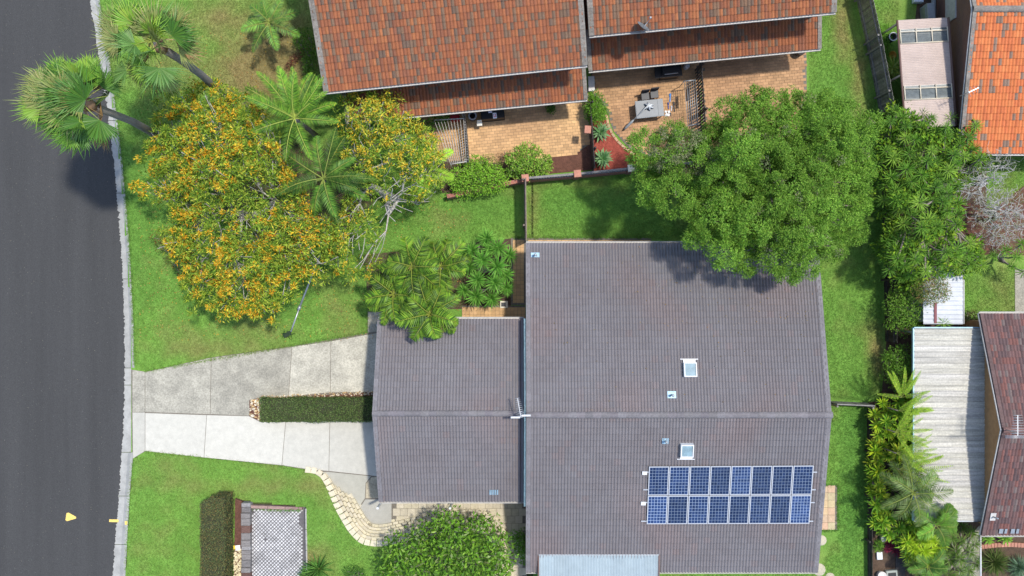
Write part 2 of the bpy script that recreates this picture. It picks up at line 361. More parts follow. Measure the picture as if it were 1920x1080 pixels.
def scatter_grass():
    P = []; C = []; 
    for k, poly in enumerate(TUFT):
        xs = [p[0] for p in poly]; ys = [p[1] for p in poly]; area = (max(xs) - min(xs)) * (max(ys) - min(ys)); n = int(area * .20)
        X = rng.uniform(min(xs), max(xs), n); Y = rng.uniform(min(ys), max(ys), n); m = inpoly_np(X, Y, poly)
        for px, py in zip(X[m], Y[m]):
            z = zlow(px, py) if k == 7 else .10
            P.append(W(px, py, z)[:]); C.append(lawncol(px, py))
    edges = [[(272, 696), (547, 648.5), (688, 623.5), (688.5, 586)], [(273, 847), (388, 859.5), (528, 874), (572, 882)], [(990, 445.5), (1221, 445.5)], [(1535, 994.5), (1571, 994.5), (1571, 909), (1545, 909)], [(pl(y, KR), y) for y in range(0, 692, 12)], [(pl(y, KR), y) for y in range(864, 1080, 12)], [(x - 2, y + 4) for x, y in WALLC[2:10]], [(470, 955), (566, 957)], [(960, 446), (984, 446)]]
    for line in edges:
        for (xa, ya), (xb, yb_) in zip(line, line[1:]):
            for k in range(int(math.hypot(xb - xa, yb_ - ya) * 1.6)):
                t_ = rnd.random(); px, py = lerp(xa, xb, t_) + rnd.gauss(0, 1.1), lerp(ya, yb_, t_) + rnd.gauss(0, 1.1); P.append(W(px, py, zlow(px, py) if py > 858 and px < 760 else .125)[:]); C.append([v * rnd.uniform(.7, 1.1) for v in lawncol(px, py)])
    P = np.array(P); C = np.array(C); nb = 3; P = np.repeat(P, nb, 0); C = np.repeat(C, nb, 0); n = len(P)
    P[:, :2] += rng.normal(0, .035, (n, 2)); a = rng.uniform(0, 2 * np.pi, n); L = rng.uniform(.05, .11, n); w = rng.uniform(.007, .014, n)
    d = np.stack([np.cos(a), np.sin(a)], 1); s = np.stack([-np.sin(a), np.cos(a)], 1)
    V = np.empty((n, 3, 3)); V[:, 0] = P; V[:, 1] = P; V[:, 2] = P
    V[:, 0, :2] += s * w[:, None]; V[:, 1, :2] -= s * w[:, None]; V[:, 2, :2] += d * (L * .85)[:, None]; V[:, 2, 2] += L * .5
    C = C * rng.uniform(.72, 1.32, (n, 1)) * (1 + rng.normal(0, .07, (n, 3)))
    me = npmesh('lawn_grass', V.reshape(-1, 3), np.arange(n * 3).reshape(-1, 3), np.clip(C, 0, 1))
    link('lawn_grass', me, 'grass', kind='stuff', label='short green grass blades of the mown lawns', cat='grass')
scatter_grass()

# ---- soil and mulch sheets
def stuffsheet(name, poly, z, m, label): return sheet(name, poly, z, m, .04, kind='structure', label=label)
stuffsheet('garden_bed', [(1652, 200), (1700, 195), (1720, 0), (2200, -50), (2200, 300), (1850, 292), (1850, 460), (1808, 480), (1808, 600), (1850, 610), (2200, 600), (2200, 1300), (1628, 1300), (1627, 755), (1652, 750), (1662, 640)], .112, 'soil', 'dark soil bed under the tropical plants on the right')
stuffsheet('red_gravel', [(1795, 375), (1862, 392), (1925, 345), (2100, 345), (2100, 478), (1800, 478)], .118, 'mulch', 'brownish red gravel ground beside the bare tree')
stuffsheet('palm_bed', [(684, 478), (958, 447), (958, 578), (690, 582)], .112, 'soil', 'mulched soil bed under the palm clump')
stuffsheet('tree_bed', [(380, 330), (560, 260), (690, 310), (700, 380), (620, 460), (450, 450)], .106, 'soil', 'shaded bare soil under the orange flowering trees')
stuffsheet('shrub_bed', [(770, 230), (880, 215), (885, 300), (985, 300), (985, 345), (830, 362)], .112, 'soil', 'soil strip under the light green shrubs by the courtyard')

# ---- driveway slabs
def slabs(name, label, base, items, z=.13):
    b = sheet(name, base, .115, 'jointing', .02, kind='structure', label=label)
    for m, tint, poly in items:
        cx = sum(p[0] for p in poly) / len(poly); cy = sum(p[1] for p in poly) / len(poly)
        pp = [(x + (.45 if x < cx else -.45), y + (.45 if y < cy else -.45)) for x, y in poly]
        mb = MB(); mb.col = tint; mb.prism([W2(x, y, z) for x, y in pp], .09, z + rnd.uniform(-.002, .002)); mb.obj('slab', m, b)
    return b
gr = lambda v, w=1.: (v, v, v * w)
slabs('driveway', 'two pale concrete driveway strips leading from the road to the carport',
      [(246, 693), (273, 697), (396, 670), (547, 649), (689, 624), (689, 584), (720, 584), (720, 895), (697, 893), (735, 934), (735, 998), (700, 1004), (660, 970), (604, 885), (528, 873), (383, 858), (273, 846), (248, 860)],
      [('concrete_old', gr(1.12), [(248, 693), (272, 697), (272, 773), (248, 773)]), ('concrete', gr(.88), [(248, 773), (272, 773), (272, 846), (249, 860)]),
       ('concrete_old', gr(1.16), [(272, 697.5), (396, 670.5), (394, 777), (272, 773)]),
       ('concrete_old', gr(1.08), [(396, 670.5), (547.5, 650), (541, 744), (487, 746), (467, 751), (467, 780), (394, 777)]),
       ('concrete_old', gr(1.42), [(547.5, 650), (620.5, 639.5), (619.5, 736), (541, 743)]), ('concrete_old', gr(1.5), [(620.5, 639.5), (716, 622.5), (716, 735), (619.5, 736)]),
       ('concrete', gr(1.02), [(272, 774), (387.5, 778), (382.5, 858), (272, 846)]), ('concrete', gr(1.05), [(387.5, 778), (467, 780), (489, 791), (535.5, 791), (528.5, 872.5), (382.5, 858)]),
       ('concrete', gr(.98), [(535.5, 791), (618.5, 789), (616.5, 883.5), (570, 879), (528.5, 872.5)]), ('concrete', gr(.94), [(618.5, 789), (716, 787), (716, 894), (697, 892), (616.5, 883.5)]),
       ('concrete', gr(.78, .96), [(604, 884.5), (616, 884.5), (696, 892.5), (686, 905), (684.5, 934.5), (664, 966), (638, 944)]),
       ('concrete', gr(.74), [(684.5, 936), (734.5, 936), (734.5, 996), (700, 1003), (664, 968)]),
       ('concrete_old', (1.3, 1.2, 1.05), [(686, 906), (697, 893.5), (719, 893.5), (719, 934.5), (685, 934.5)]), ('concrete_old', gr(1.1), [(689.5, 585), (719, 585), (719, 621), (689.5, 624)])])
slabs('carport_floor', 'concrete floor under the carport roof', [(720, 600), (975, 600), (975, 930), (720, 930)], [('concrete', gr(.8), [(721, 601), (974, 601), (974, 929), (721, 929)])])

# ---- pavers
def paving(name, label, poly, m, pw, ph, rz=0., bond=.5, z=.135, gap=.012, colfn=None, each=True, base='jointing', off=(0, 0)):
    P = [W2(x, y, z) for x, y in poly]; b = MB().prism(P, z - .06, z - .018).obj(name, base, kind='structure', label=label)
    xs = [p[0] for p in P]; ys = [p[1] for p in P]; cx, cy = (min(xs) + max(xs)) / 2 + off[0], (min(ys) + max(ys)) / 2 + off[1]
    rad = math.hypot(max(xs) - min(xs), max(ys) - min(ys)) / 2; ca, sa = math.cos(rz), math.sin(rz); allb = MB(); meshes = []
    nr = int(rad / ph) + 1; nc = int(rad / pw) + 1
    for j in range(-nr, nr + 1):
        for i in range(-nc, nc + 1):
            lx, ly = (i + (bond if j % 2 else 0)) * pw, j * ph; x, y = cx + lx * ca - ly * sa, cy + lx * sa + ly * ca
            if not all(inpoly(x + ox * ca - oy * sa, y + ox * sa + oy * ca, P) for ox, oy in ((-pw * .36, -ph * .36), (pw * .36, -ph * .36), (pw * .36, ph * .36), (-pw * .36, ph * .36))): continue
            c = colfn(x, y) if colfn else gr(rnd.uniform(.88, 1.1), rnd.uniform(.94, 1.02)); dz = rnd.uniform(-.004, .004)
            if each:
                if len(meshes) < 14:
                    q = MB(); q.box((0, 0, .02), (pw - gap, ph - gap, .04), 0, c, bev=.006); meshes.append(q.mesh('paver')[0]); me = meshes[-1]; me.materials.append(MATS[m])
                else: me = rnd.choice(meshes)
                copy_part(me, 'paver', (x, y, z - .04 + dz), b, Matrix.Rotation(rz, 3, 'Z').to_quaternion())
            else: allb.box((x, y, z - .02 + dz), (pw - gap, ph - gap, .04), rz, c)
    if not each: allb.obj('pavers', m, b, kind='stuff')
    return b
paving('cream_paving', 'large square cream pavers along the carport and house wall', [(735, 930), (988, 930), (988, 1130), (934, 1130), (931, 1028), (917, 1000), (890, 991), (850, 992), (735, 1003)], 'paver_cream', .40, .40, 0, .5)
paving('side_pad_paving', 'small pad of stained cream pavers beside the solar roof', [(1535, 910), (1570, 910), (1570, 993.5), (1535, 993.5)], 'paver_cream', .385, .40, 0, 0, colfn=lambda x, y: (1.02 * rnd.uniform(.9, 1.08), .9 * rnd.uniform(.9, 1.05), .72), off=(.19, .2))
for pl_, lb in (([(866, 573), (985, 573), (985, 600), (866, 600)], 'ochre tiled strip above the carport eave'), ([(958, 446), (986, 446), (986, 572), (958, 572)], 'ochre tiled side path between palms and grey roof'), ([(989, 446), (1221, 446), (1221, 475), (989, 475)], 'ochre tiled strip along the back eave')):
    paving('ochre_paving', lb, pl_, 'paver_ochre', .20, .20, 0, 0, each=False, gap=.01)
ang = R(5.7)
def redc(warm):
    def f(x, y):
        v = rnd.uniform(.8, 1.12); k = warm * (.6 + .8 * vn(x * 1.1, y * 1.1, 2)); return tuple(min(1, lerp(a, b, max(0, min(1, k))) * v) for a, b in zip((.33, .175, .095), (.58, .36, .17)))
    return f
paving('left_courtyard_paving', 'sunlit tan brick paving of the left courtyard', [(772, 200), (1104, 165), (1110, 268), (1080, 292), (1030, 300), (880, 308), (800, 300)], 'paver_red', .29, .155, ang, each=False, colfn=redc(.8), z=.14)
paving('middle_courtyard_paving', 'reddish brick paving around the outdoor table', [(1107, 110), (1312, 90), (1316, 270), (1240, 300), (1180, 278), (1150, 245), (1135, 200), (1110, 180)], 'paver_red', .29, .155, ang, each=False, colfn=redc(.38), z=.14)
paving('right_courtyard_paving', 'reddish brick paving of the right courtyard', [(1312, 90), (1512, 70), (1513, 180), (1490, 260), (1320, 280)], 'paver_red', .29, .155, ang, each=False, colfn=redc(.3), z=.14)
sheet('brown_mulch', [(1000, 292), (1080, 288), (1108, 268), (1112, 318), (985, 330)], .13, 'mulch', .04, kind='structure', label='brown bark mulch bed inside the left courtyard')
sheet('red_mulch', [(1106, 228), (1140, 225), (1148, 250), (1170, 275), (1230, 305), (1230, 322), (1112, 322)], .128, 'red_mulch', .04, kind='structure', label='red bark mulch bed around the two agaves')
# curved paver border of the red mulch
be = thing('mulch_edging', W(1160, 265, .1), 'curved row of pale brick edging beside the red mulch', 'edging')
pp = [(1137, 215), (1140, 232), (1147, 250), (1158, 265), (1172, 278), (1190, 290), (1210, 299)]
for (a, b) in zip(pp, pp[1:]):
    for k in range(2):
        x, y = lerp(a[0], b[0], k / 2 + .25), lerp(a[1], b[1], k / 2 + .25); m = MB(); m.col = (.47 * rnd.uniform(.85, 1.1), .30, .18)
        m.box(W(x, y, .13), (.24, .13, .08), math.atan2(a[1] - b[1], b[0] - a[0]), bev=.008); m.obj('brick', 'paver_red', be)

# ================================================================ ROOF KIT
def tile_mesh_arr(w, course, rolls, amp, ns=6):
    n = rolls * ns; xs = np.linspace(-.5, .5, n + 1) * w
    pr = np.array([amp * .5 * (1 - math.cos(2 * math.pi * i / ns)) for i in range(n + 1)])
    V = [(x, .006, .004 + p) for x, p in zip(xs, pr)] + [(x, -.002, .030 + p) for x, p in zip(xs, pr)] + [(x, .022, .041 + p) for x, p in zip(xs, pr)] + [(x, course * 1.04, .009 + p) for x, p in zip(xs, pr)]
    F = []; half = []
    for r_ in range(3):
        for i in range(n):
            a = r_ * (n + 1) + i; F.append((a, a + 1, a + n + 2, a + n + 1)); half.append(i // ns)
    return np.array(V), np.array(F), np.array(half)
def tile_roof(house, name, E0, E1, R0, R1, m, tw, course, amp, colfn, picks, rolls=2, deck='deck', hidden=(), lift=0.):
    """clad the quad eave E0-E1 / top R0-R1 in separate overlapping tiles"""
    E0, E1, R0, R1 = map(Vector, (E0, E1, R0, R1)); u = (E1 - E0).normalized(); v = ((R0 + R1) - (E0 + E1)).normalized(); n = u.cross(v).normalized(); v = n.cross(u)
    d = MB(); d.add([E0, E1, R1, R0] + [q - n * .08 for q in (E0, E1, R1, R0)], [(0, 1, 2, 3), (7, 6, 5, 4), (0, 4, 5, 1), (1, 5, 6, 2), (2, 6, 7, 3), (3, 7, 4, 0)])
    ro = d.obj(name, deck, house)
    nU = max(1, round(((E1 - E0).length + (R1 - R0).length) / 2 / tw)); nV = max(1, round(((R0 - E0).length + (R1 - E1).length) / 2 / course))
    slope = ((R0 - E0).length + (R1 - E1).length) / 2 / nV
    BV, BF, half = tile_mesh_arr(1., slope, rolls, amp); q = Matrix((u, v, n)).transposed().to_quaternion()
    items = []
    for j in range(nV):
        a, b = E0.lerp(R0, j / nV), E1.lerp(R1, j / nV); wid = (b - a).length / nU
        for i in range(nU):
            c = a.lerp(b, (i + .5) / nU); k = (CAMH - c.z) / FPX; px, py = 960 + c.x / k, 540 - c.y / k
            vis = 4 < px < 1916 and 4 < py < 1076 and not any(inpoly(px, py, h) for h in hidden)
            items.append((c, wid, i, j, vis, (Vector((0, 0, CAMH)) - c).length))
    order = sorted([k for k, it in enumerate(items) if it[4]], key=lambda k: items[k][5])[:picks]; pick = set(order)
    variants = []
    VV, FF, CC = [], [], []; base = 0; U, Vv, Nn = np.array(u), np.array(v), np.array(n)
    for k, (c, wid, i, j, vis, dist) in enumerate(items):
        cols = colfn(c.x, c.y, i, j, rolls); jit = rnd.uniform(-.003, .004)
        if k in pick:
            if len(variants) < 26:
                me = npmesh('tile', BV, BF, np.array(cols)[half]); me.materials.append(MATS[m]); variants.append((me, np.mean(cols, 0)))
            tgt = np.mean(cols, 0); me = min(rnd.sample(variants, min(8, len(variants))), key=lambda z: np.abs(z[1] - tgt).sum())[0]
            copy_part(me, 'tile', c + n * jit, ro, q, (wid * .998, 1, 1))
        else:
            L = BV * np.array((wid * .998, 1, 1)); VV.append(np.array(c + n * jit) + L[:, :1] * U + L[:, 1:2] * Vv + L[:, 2:] * Nn)
            FF.append(BF + base); CC.append(np.array(cols)[half]); base += len(BV)
    if VV:
        me = npmesh('tiles', np.concatenate(VV), np.concatenate(FF), np.concatenate(CC)); off = centred(me); link('tiles', me, m, off, ro, kind='stuff')
    return ro, u, v, n
def ridge_caps(parent, A, B, m, r=.13, seg=.40, name='ridge_cap', flat=.75, col=None):
    A, B = Vector(A), Vector(B); L = (B - A).length; n = max(1, round(L / seg)); d = (B - A).normalized(); s = d.cross(Vector((0, 0, 1))).normalized(); up = s.cross(d)
    for k in range(n):
        mb = MB(); v_ = rnd.uniform(.86, 1.12); mb.col = col(k) if col else (v_, v_ * rnd.uniform(.96, 1.0), v_ * rnd.uniform(.96, 1.0)); a, b = A + d * (L * k / n), A + d * (L * (k + 1) / n + .03); vs = []
        for p, rr in ((a, r * .93), (b, r)):
            for t in range(7): th = math.pi * (t / 6); vs.append(p + s * math.cos(th) * rr + up * math.sin(th) * rr * flat - up * .02)
        mb.add(vs, [(t, t + 1, 8 + t, 7 + t) for t in range(6)] + [tuple(range(7, 14))], smooth=False); mb.obj(name, m, parent)
def verge_caps(parent, A, B, m, w=.17, seg=.34, side=1):
    A, B = Vector(A), Vector(B); L = (B - A).length; n = max(1, round(L / seg)); d = (B - A).normalized(); s = Vector((d.y, -d.x, 0)).normalized() * side; up = d.cross(s); up = up if up.z > 0 else -up
    for k in range(n):
        mb = MB(); v_ = rnd.uniform(.85, 1.12); mb.col = (v_, v_, v_); a = A + d * (L * k / n); b = A + d * (L * (k + 1) / n + .02); vs = []
        for p, h in ((a, .085), (b, .07)):
            vs += [p - s * w + up * h, p + s * .02 + up * h, p + s * .025 - up * .12, p + s * .005 - up * .12, p - s * w + up * (h - .03)]
        mb.add(vs, [(i, (i + 1) % 5, 5 + (i + 1) % 5, 5 + i) for i in range(5)] + [(4, 3, 2, 1, 0), (5, 6, 7, 8, 9)]); mb.obj('verge_tile', m, parent)
def gutter(parent, A, B, m, w=.11, drop=.06, out=None):
    A, B = Vector(A), Vector(B); d = (B - A).normalized(); s = Vector(out).normalized() if out else Vector((d.y, -d.x, 0)); z = Vector((0, 0, 1)); mb = MB(); vs = []
    pr = [(0, 0), (0, -.11), (w, -.11), (w, .0), (w - .022, .0), (w - .022, -.085), (.015, -.085), (.015, 0)]
    for p in (A, B): vs += [p + s * x + z * (y - drop + .06) for x, y in pr]
    mb.add(vs, [(i, (i + 1) % 8, 8 + (i + 1) % 8, 8 + i) for i in range(8)] + [(7, 6, 5, 4, 3, 2, 1, 0), tuple(range(8, 16))]); return mb.obj('gutter', m, parent)
def wallbox(parent, poly, z0, z1, m, name='wall', t=.2):      # ring of walls
    for (a, b) in zip(poly, poly[1:] + poly[:1]):
        a, b = Vector((*a, 0)), Vector((*b, 0)); d = (b - a); mb = MB(); mb.box(((a + b) / 2 + Vector((0, 0, (z0 + z1) / 2))), (d.length - t * 1.02, t, z1 - z0), math.atan2(d.y, d.x)); mb.obj(name, m, parent)
    for a in poly: MB().box((*a, (z0 + z1) / 2 - .003), (t * 1.03, t * 1.03, z1 - z0), 0).obj('corner', m, parent)

# ================================================================ GREY ROOFED HOUSE
ZE, ZR = 2.8, 4.6
x0, x1 = (986.5 - 960) * (CAMH - ZE) / FPX, (1533 - 960) * (CAMH - ZE) / FPX - .02
yt, yb, yr = W(0, 456, ZE).y, W(0, 1072, ZE).y, W(0, 778, ZR).y
house = thing('grey_roof_house', W(1250, 760, .1), 'large house with dark grey tiled gable roof and solar panels', 'house')
TREEH = [(1180, 270), (1260, 240), (1440, 170), (1650, 240), (1640, 400), (1540, 500), (1490, 535), (1380, 515), (1280, 450)]
SOLH = [(1205, 868), (1535, 868), (1525, 990), (1205, 990)]
def greyc(x, y, i, j, r):
    v = rnd.uniform(.95, 1.05) * lerp(.97, 1.04, vn(x * .5, y * .5, 5)); k = max(0, vn(x * .9, y * .8, 12) - .6) * .9 + (.25 if rnd.random() < .04 else 0)
    return [(v * (1 + .28 * k), v * (1 - .02 * k), v * (1 - .12 * k))] * r
hid = (TREEH, SOLH, [(1010, 1035), (1240, 1035), (1240, 1085), (1010, 1085)])
rn, *_ = tile_roof(house, 'roof', (x1, yt, ZE), (x0, yt, ZE), (x1, yr, ZR), (x0, yr, ZR), 'tile_grey', .305, .325, .056, greyc, 120, hidden=hid)
rs, *_ = tile_roof(house, 'roof', (x0, yb, ZE), (x1, yb, ZE), (x0, yr, ZR), (x1, yr, ZR), 'tile_grey', .305, .325, .056, greyc, 110, hidden=hid)
ridge_caps(house, (x0 - .02, yr, ZR + .05), (x1 + .03, yr, ZR + .05), 'cap_grey', .17)
for (a, b, sd_) in (((x1, yt, ZE), (x1, yr, ZR), 1), ((x1, yb, ZE), (x1, yr, ZR), -1), ((x0, yt, ZE), (x0, yr, ZR), -1), ((x0, yb, ZE), (x0, yr, ZR), 1)):
    verge_caps(house, a, b, 'cap_grey', .2, .34, 1 if (a[0] == x1) == (Vector((b[1] - a[1], 0, 0)).x > 0) else -1)
gutter(house, (x0, yt, ZE), (x1, yt, ZE), 'gutter_pale', .10, out=(0, 1, 0)); gutter(house, (x0, yb, ZE), (x1, yb, ZE), 'gutter_pale', .10, out=(0, -1, 0))
wallbox(house, [(x0 + .35, yt - .55), (x1 - .4, yt - .55), (x1 - .4, yb + .55), (x0 + .35, yb + .55)], .1, 2.72, 'brick_red')
for xx in (x0 + .35, x1 - .4):     # gable triangles above the walls
    m = MB(); m.add([(xx - .1, yt - .55, 2.73), (xx - .1, yb + .55, 2.73), (xx - .1, yr, ZR - .13), (xx + .1, yt - .55, 2.73), (xx + .1, yb + .55, 2.73), (xx + .1, yr, ZR - .13)], [(0, 1, 2), (5, 4, 3), (0, 3, 4, 1), (1, 4, 5, 2), (2, 5, 3, 0)]); m.obj('gable', 'brick_red', house)
# carport roof
CE, CR = 2.75, 3.72
cx1 = x0 - .10; ca_, cb_, cr_ = W(709, 598, CE), W(711, 940, CE), W(699, 775, CR)
tile_roof(house, 'carport_roof', (cx1, ca_.y, CE), (ca_.x, ca_.y, CE), (cx1, cr_.y, CR), (cr_.x, cr_.y, CR), 'tile_grey', .305, .325, .056, greyc, 35, hidden=([(690, 560), (880, 560), (860, 640), (700, 640)],))
tile_roof(house, 'carport_roof', (cb_.x, cb_.y, CE), (cx1, cb_.y, CE), (cr_.x, cr_.y, CR), (cx1, cr_.y, CR), 'tile_grey', .305, .325, .056, greyc, 35)
ridge_caps(house, (cr_.x - .02, cr_.y, CR + .05), (cx1 - .02, cr_.y, CR + .05), 'cap_grey', .16)
verge_caps(house, ca_, cr_, 'cap_grey', .2, .34, 1); verge_caps(house, cb_, cr_, 'cap_grey', .2, .34, -1)
gutter(house, (ca_.x, ca_.y, CE), (cx1, ca_.y, CE), 'gutter_pale', .10, out=(0, 1, 0)); gutter(house, (cb_.x, cb_.y, CE), (cx1, cb_.y, CE), 'gutter_pale', .10, out=(0, -1, 0))
for px, py in ((722, 606), (722, 770), (722, 930), (850, 930), (850, 606)):
    p = W(px, py, .1); MB().box((p.x, p.y, 1.36), (.1, .1, 2.5)).obj('post', 'white_paint', house)
m = MB()      # lead flashing where the carport meets the gable
for (ya, za), (yb2, zb) in (((ca_.y, CE), (cr_.y, CR)), ((cr_.y, CR), (cb_.y, CE))):
    m.add([(cx1 - .03, ya, za + .12), (cx1 + .05, ya, za + .16), (cx1 + .05, yb2, zb + .16), (cx1 - .03, yb2, zb + .12)], [(0, 1, 2, 3), (3, 2, 1, 0)])
m.obj('flashing', 'blue_flashing', house)
f_ = MB()
for ya, yb2 in ((ca_.y + .05, yr), (yr, cb_.y - .05)):
    za, zb = (ZR - abs(q - yr) * (ZR - ZE) / abs(yt - yr) - .02 for q in (ya, yb2)); f_.add([(x0 - .13, ya, za), (x0 - .035, ya, za), (x0 - .035, yb2, zb), (x0 - .13, yb2, zb), (x0 - .13, ya, za - .16), (x0 - .13, yb2, zb - .16)], [(0, 1, 2, 3), (3, 2, 1, 0), (0, 3, 5, 4), (4, 5, 3, 0)])
f_.obj('fascia', 'blue_fascia' if 'blue_fascia' in MATS else mat('blue_fascia', (.25, .38, .43), .6, (6, .2)).name, house)
# roof plane helpers
NP = Vector((x0, yt, ZE)); nN = (Vector((1, 0, 0)).cross(Vector((0, yr - yt, ZR - ZE)))).normalized(); nN = nN if nN.z > 0 else -nN
SP = Vector((x0, yb, ZE)); nS = (Vector((1, 0, 0)).cross(Vector((0, yr - yb, ZR - ZE)))).normalized(); nS = nS if nS.z > 0 else -nS
def rframe(n):
    uu = Vector((1, 0, 0)); vv = n.cross(uu).normalized(); return uu, vv
def skylight(px0, py0, px1, py1, P0, n, curb_top, label):
    uu, vv = rframe(n); c = hit((px0 + px1) / 2, (py0 + py1) / 2, P0 + n * .2, n); w = (px1 - px0) * (CAMH - c.z) / FPX; h = (py1 - py0) * (CAMH - c.z) / FPX; M = Matrix((uu, vv, n)).transposed()
    f = MB(); t = .05
    for sx, sy, a, b in ((0, 1, w, t), (0, -1, w, t), (1, 0, t, h - 2 * t), (-1, 0, t, h - 2 * t)):
        f.box(c + uu * sx * (w / 2 - t / 2) + vv * sy * (h / 2 - t / 2) - n * .03, (a, b, .3), M=M)
    sy = 1 if curb_top else -1
    f.box(c + vv * sy * (h / 2 + .09) - n * .14, (w * .96, .17, .12), M=M); f.box(c + vv * sy * (h / 2 + .19) - n * .15, (w * 1.4, .04, .07), M=M)
    s_ = f.obj('skylight', 'white_paint', house); s_['label'] = label
    g_ = MB(); g_.box(c + n * .06, (w - 2.1 * t, h - 2.1 * t, .03), M=M); g_.obj('pane', 'skyglass', s_)
mat('skyglass', (.20, .29, .32), .12, (3, .25), None, spec=.6, obj=True)
skylight(1282, 680, 1306, 707, NP, nN, True, 'white framed skylight above the ridge'); skylight(1276, 832, 1300, 857, SP, nS, False, 'white framed skylight above the solar panels')
def vent(px, py, P0, n, w, h, top=1):
    uu, vv = rframe(n); M = Matrix((uu, vv, n)).transposed(); c = hit(px, py, P0 + n * .075, n); k = (CAMH - c.z) / FPX
    f = MB(); f.box(c, (w * k, h * k, .02), M=M); o = f.obj('vent_flashing', 'blue_flashing', house); f = MB(); f.tube([c, c + Vector((0, 0, .32))], .045, 8); f.tube([c + Vector((0, 0, .30)), c + Vector((0, 0, .36))], .07, 8); f.obj('vent_pipe', 'galv', o)
vent(1259.5, 740, NP, nN, 16, 13); vent(1247.5, 827, SP, nS, 12, 11); vent(1003.5, 478, NP, nN, 16, 9)
c = hit(926, 923, Vector((cb_.x, cb_.y, CE)) + nS * .09, nS); m = MB()
for k in range(5): m.box(c + Vector((-.19 + .095 * k, 0, .0)), (.05, .26, .04), M=Matrix((rframe(nS)[0], rframe(nS)[1], nS)).transposed())
m.obj('vent_louvre', 'blue_flashing', house)

# ---- solar panels
sol = thing('solar_array', hit(1370, 928, SP, nS), 'sixteen blue solar panels in two rows on the grey roof', 'solar panels')
C00, C10, C01, C11 = (hit(x, y, SP + nS * .16, nS) for x, y in ((1212, 983.5), (1518, 982.5), (1216.5, 874.5), (1526.5, 872.5)))
uu, vv = rframe(nS)
for i in range(8):
    for j in range(2):
        def bl(a, b): return C00.lerp(C10, a).lerp(C01.lerp(C11, a), b)
        g_ = .0018; q = [bl(i / 8 + g_, j / 2 + .006), bl((i + 1) / 8 - g_, j / 2 + .006), bl((i + 1) / 8 - g_, j / 2 + .494), bl(i / 8 + g_, j / 2 + .494)]
        cen = sum(q, Vector()) / 4; f = MB(); inn = [p.lerp(cen, .0) + ((uu if k in (0, 3) else -uu) + (vv if k in (0, 1) else -vv)) * .042 for k, p in enumerate(q)]
        f.add([p for p in q] + [p - nS * .04 for p in q] + inn, [(k, (k + 1) % 4, 8 + (k + 1) % 4, 8 + k) for k in range(4)] + [(k, 4 + k, 4 + (k + 1) % 4, (k + 1) % 4) for k in range(4)] + [(7, 6, 5, 4)])
        pn = f.obj('panel', 'panel_frame', sol) if 'panel_frame' in MATS else (mat('panel_frame', (.50, .51, .52), .35, None, None, metal=.3), f.obj('panel', 'panel_frame', sol))[1]
        me = bpy.data.meshes.new('cell_sheet'); cz = cen - nS * .004; me.from_pydata([p - nS * .004 - cz for p in inn], [], [(0, 1, 2, 3)]); ul = me.uv_layers.new(name='UVMap')
        for k, t_ in enumerate(((0, 0), (1, 0), (1, 1), (0, 1))): ul.data[k].uv = t_
        a = me.attributes.new('Col', 'FLOAT_COLOR', 'FACE'); v_ = rnd.choice((1.5, 1.25, .75, .9, 1.1)); a.data[0].color = (v_, v_, v_, 1)
        link('cell_sheet', me, 'solar_cell', cz, pn)
for yy in (885, 918, 942, 977):
    a = hit(1206 if yy < 930 else 1202, yy + 1, SP + nS * .10, nS); b = hit(1532 - (yy - 885) * .08, yy - 1, SP + nS * .10, nS)
    MB().box((a + b) / 2, ((b - a).length, .05, .05), M=Matrix((uu, vv, nS)).transposed()).obj('rail', 'panel_frame', sol)
for px, py in ((1208.5, 887), (1206, 944)):
    MB().box(hit(px, py, SP + nS * .12, nS), (.24, .17, .09), M=Matrix((uu, vv, nS)).transposed(), bev=.01).obj('isolator_box', 'white_paint', sol)

# ---- corrugated sheets
def corrugated(parent, P0, U, V_, nsheet, pitch, amp, m, name='sheet', along='V', ns=6, col=None, flatfrac=None):
    """ribs run along V; split across U in nsheet sheets"""
    U, V_ = Vector(U), Vector(V_); L = U.length; ud = U.normalized(); n = ud.cross(V_.normalized())
    for k in range(nsheet):
        a, b = L * k / nsheet, L * (k + 1) / nsheet + min(.02, pitch * .2); cnt = max(2, int((b - a) / pitch * ns)); vs = []
        for i in range(cnt + 1):
            t = a + (b - a) * i / cnt
            if flatfrac:
                f = (t / pitch) % 1; z = amp if f < flatfrac else 0
            else: z = amp * .5 * (1 + math.sin(2 * math.pi * t / pitch))
            p = Vector(P0) + ud * t + n * (z + .004 * (k % 2)); vs += [p, p + V_, p - n * .006, p + V_ - n * .006]
        mb = MB(); s_ = rnd.uniform(.94, 1.05); mb.col = col(k) if col else (s_, s_, s_)
        fs = []
        for i in range(cnt): fs += [(4 * i, 4 * i + 4, 4 * i + 5, 4 * i + 1), (4 * i + 3, 4 * i + 7, 4 * i + 6, 4 * i + 2), (4 * i, 4 * i + 2, 4 * i + 6, 4 * i + 4), (4 * i + 1, 4 * i + 5, 4 * i + 7, 4 * i + 3)]
        mb.add(vs, fs); mb.obj(name, m, parent)
pz = 3.05; a = W(1011, 1041, pz); b = W(1234, 1040, pz)
pat = thing('patio_cover', W(1122, 1070, .1), 'grey corrugated metal patio cover at the lower edge of the house', 'patio cover')
corrugated(pat, (a.x, a.y - 3.2, pz - .12), (b.x - a.x, 0, 0), (0, 3.2, .12), 8, .078, .024, 'patio_metal', ns=6)
MB().box(((a.x + b.x) / 2, a.y + .03, pz + .0), (b.x - a.x + .06, .05, .10)).obj('flashing', 'galv', pat)
MB().box((b.x + .04, a.y - 1.6, pz - .02), (.06, 3.2, .12)).obj('edge_beam', 'brown_metal', pat); MB().box((a.x - .04, a.y - 1.6, pz - .02), (.06, 3.2, .12)).obj('edge_beam', 'brown_metal', pat)
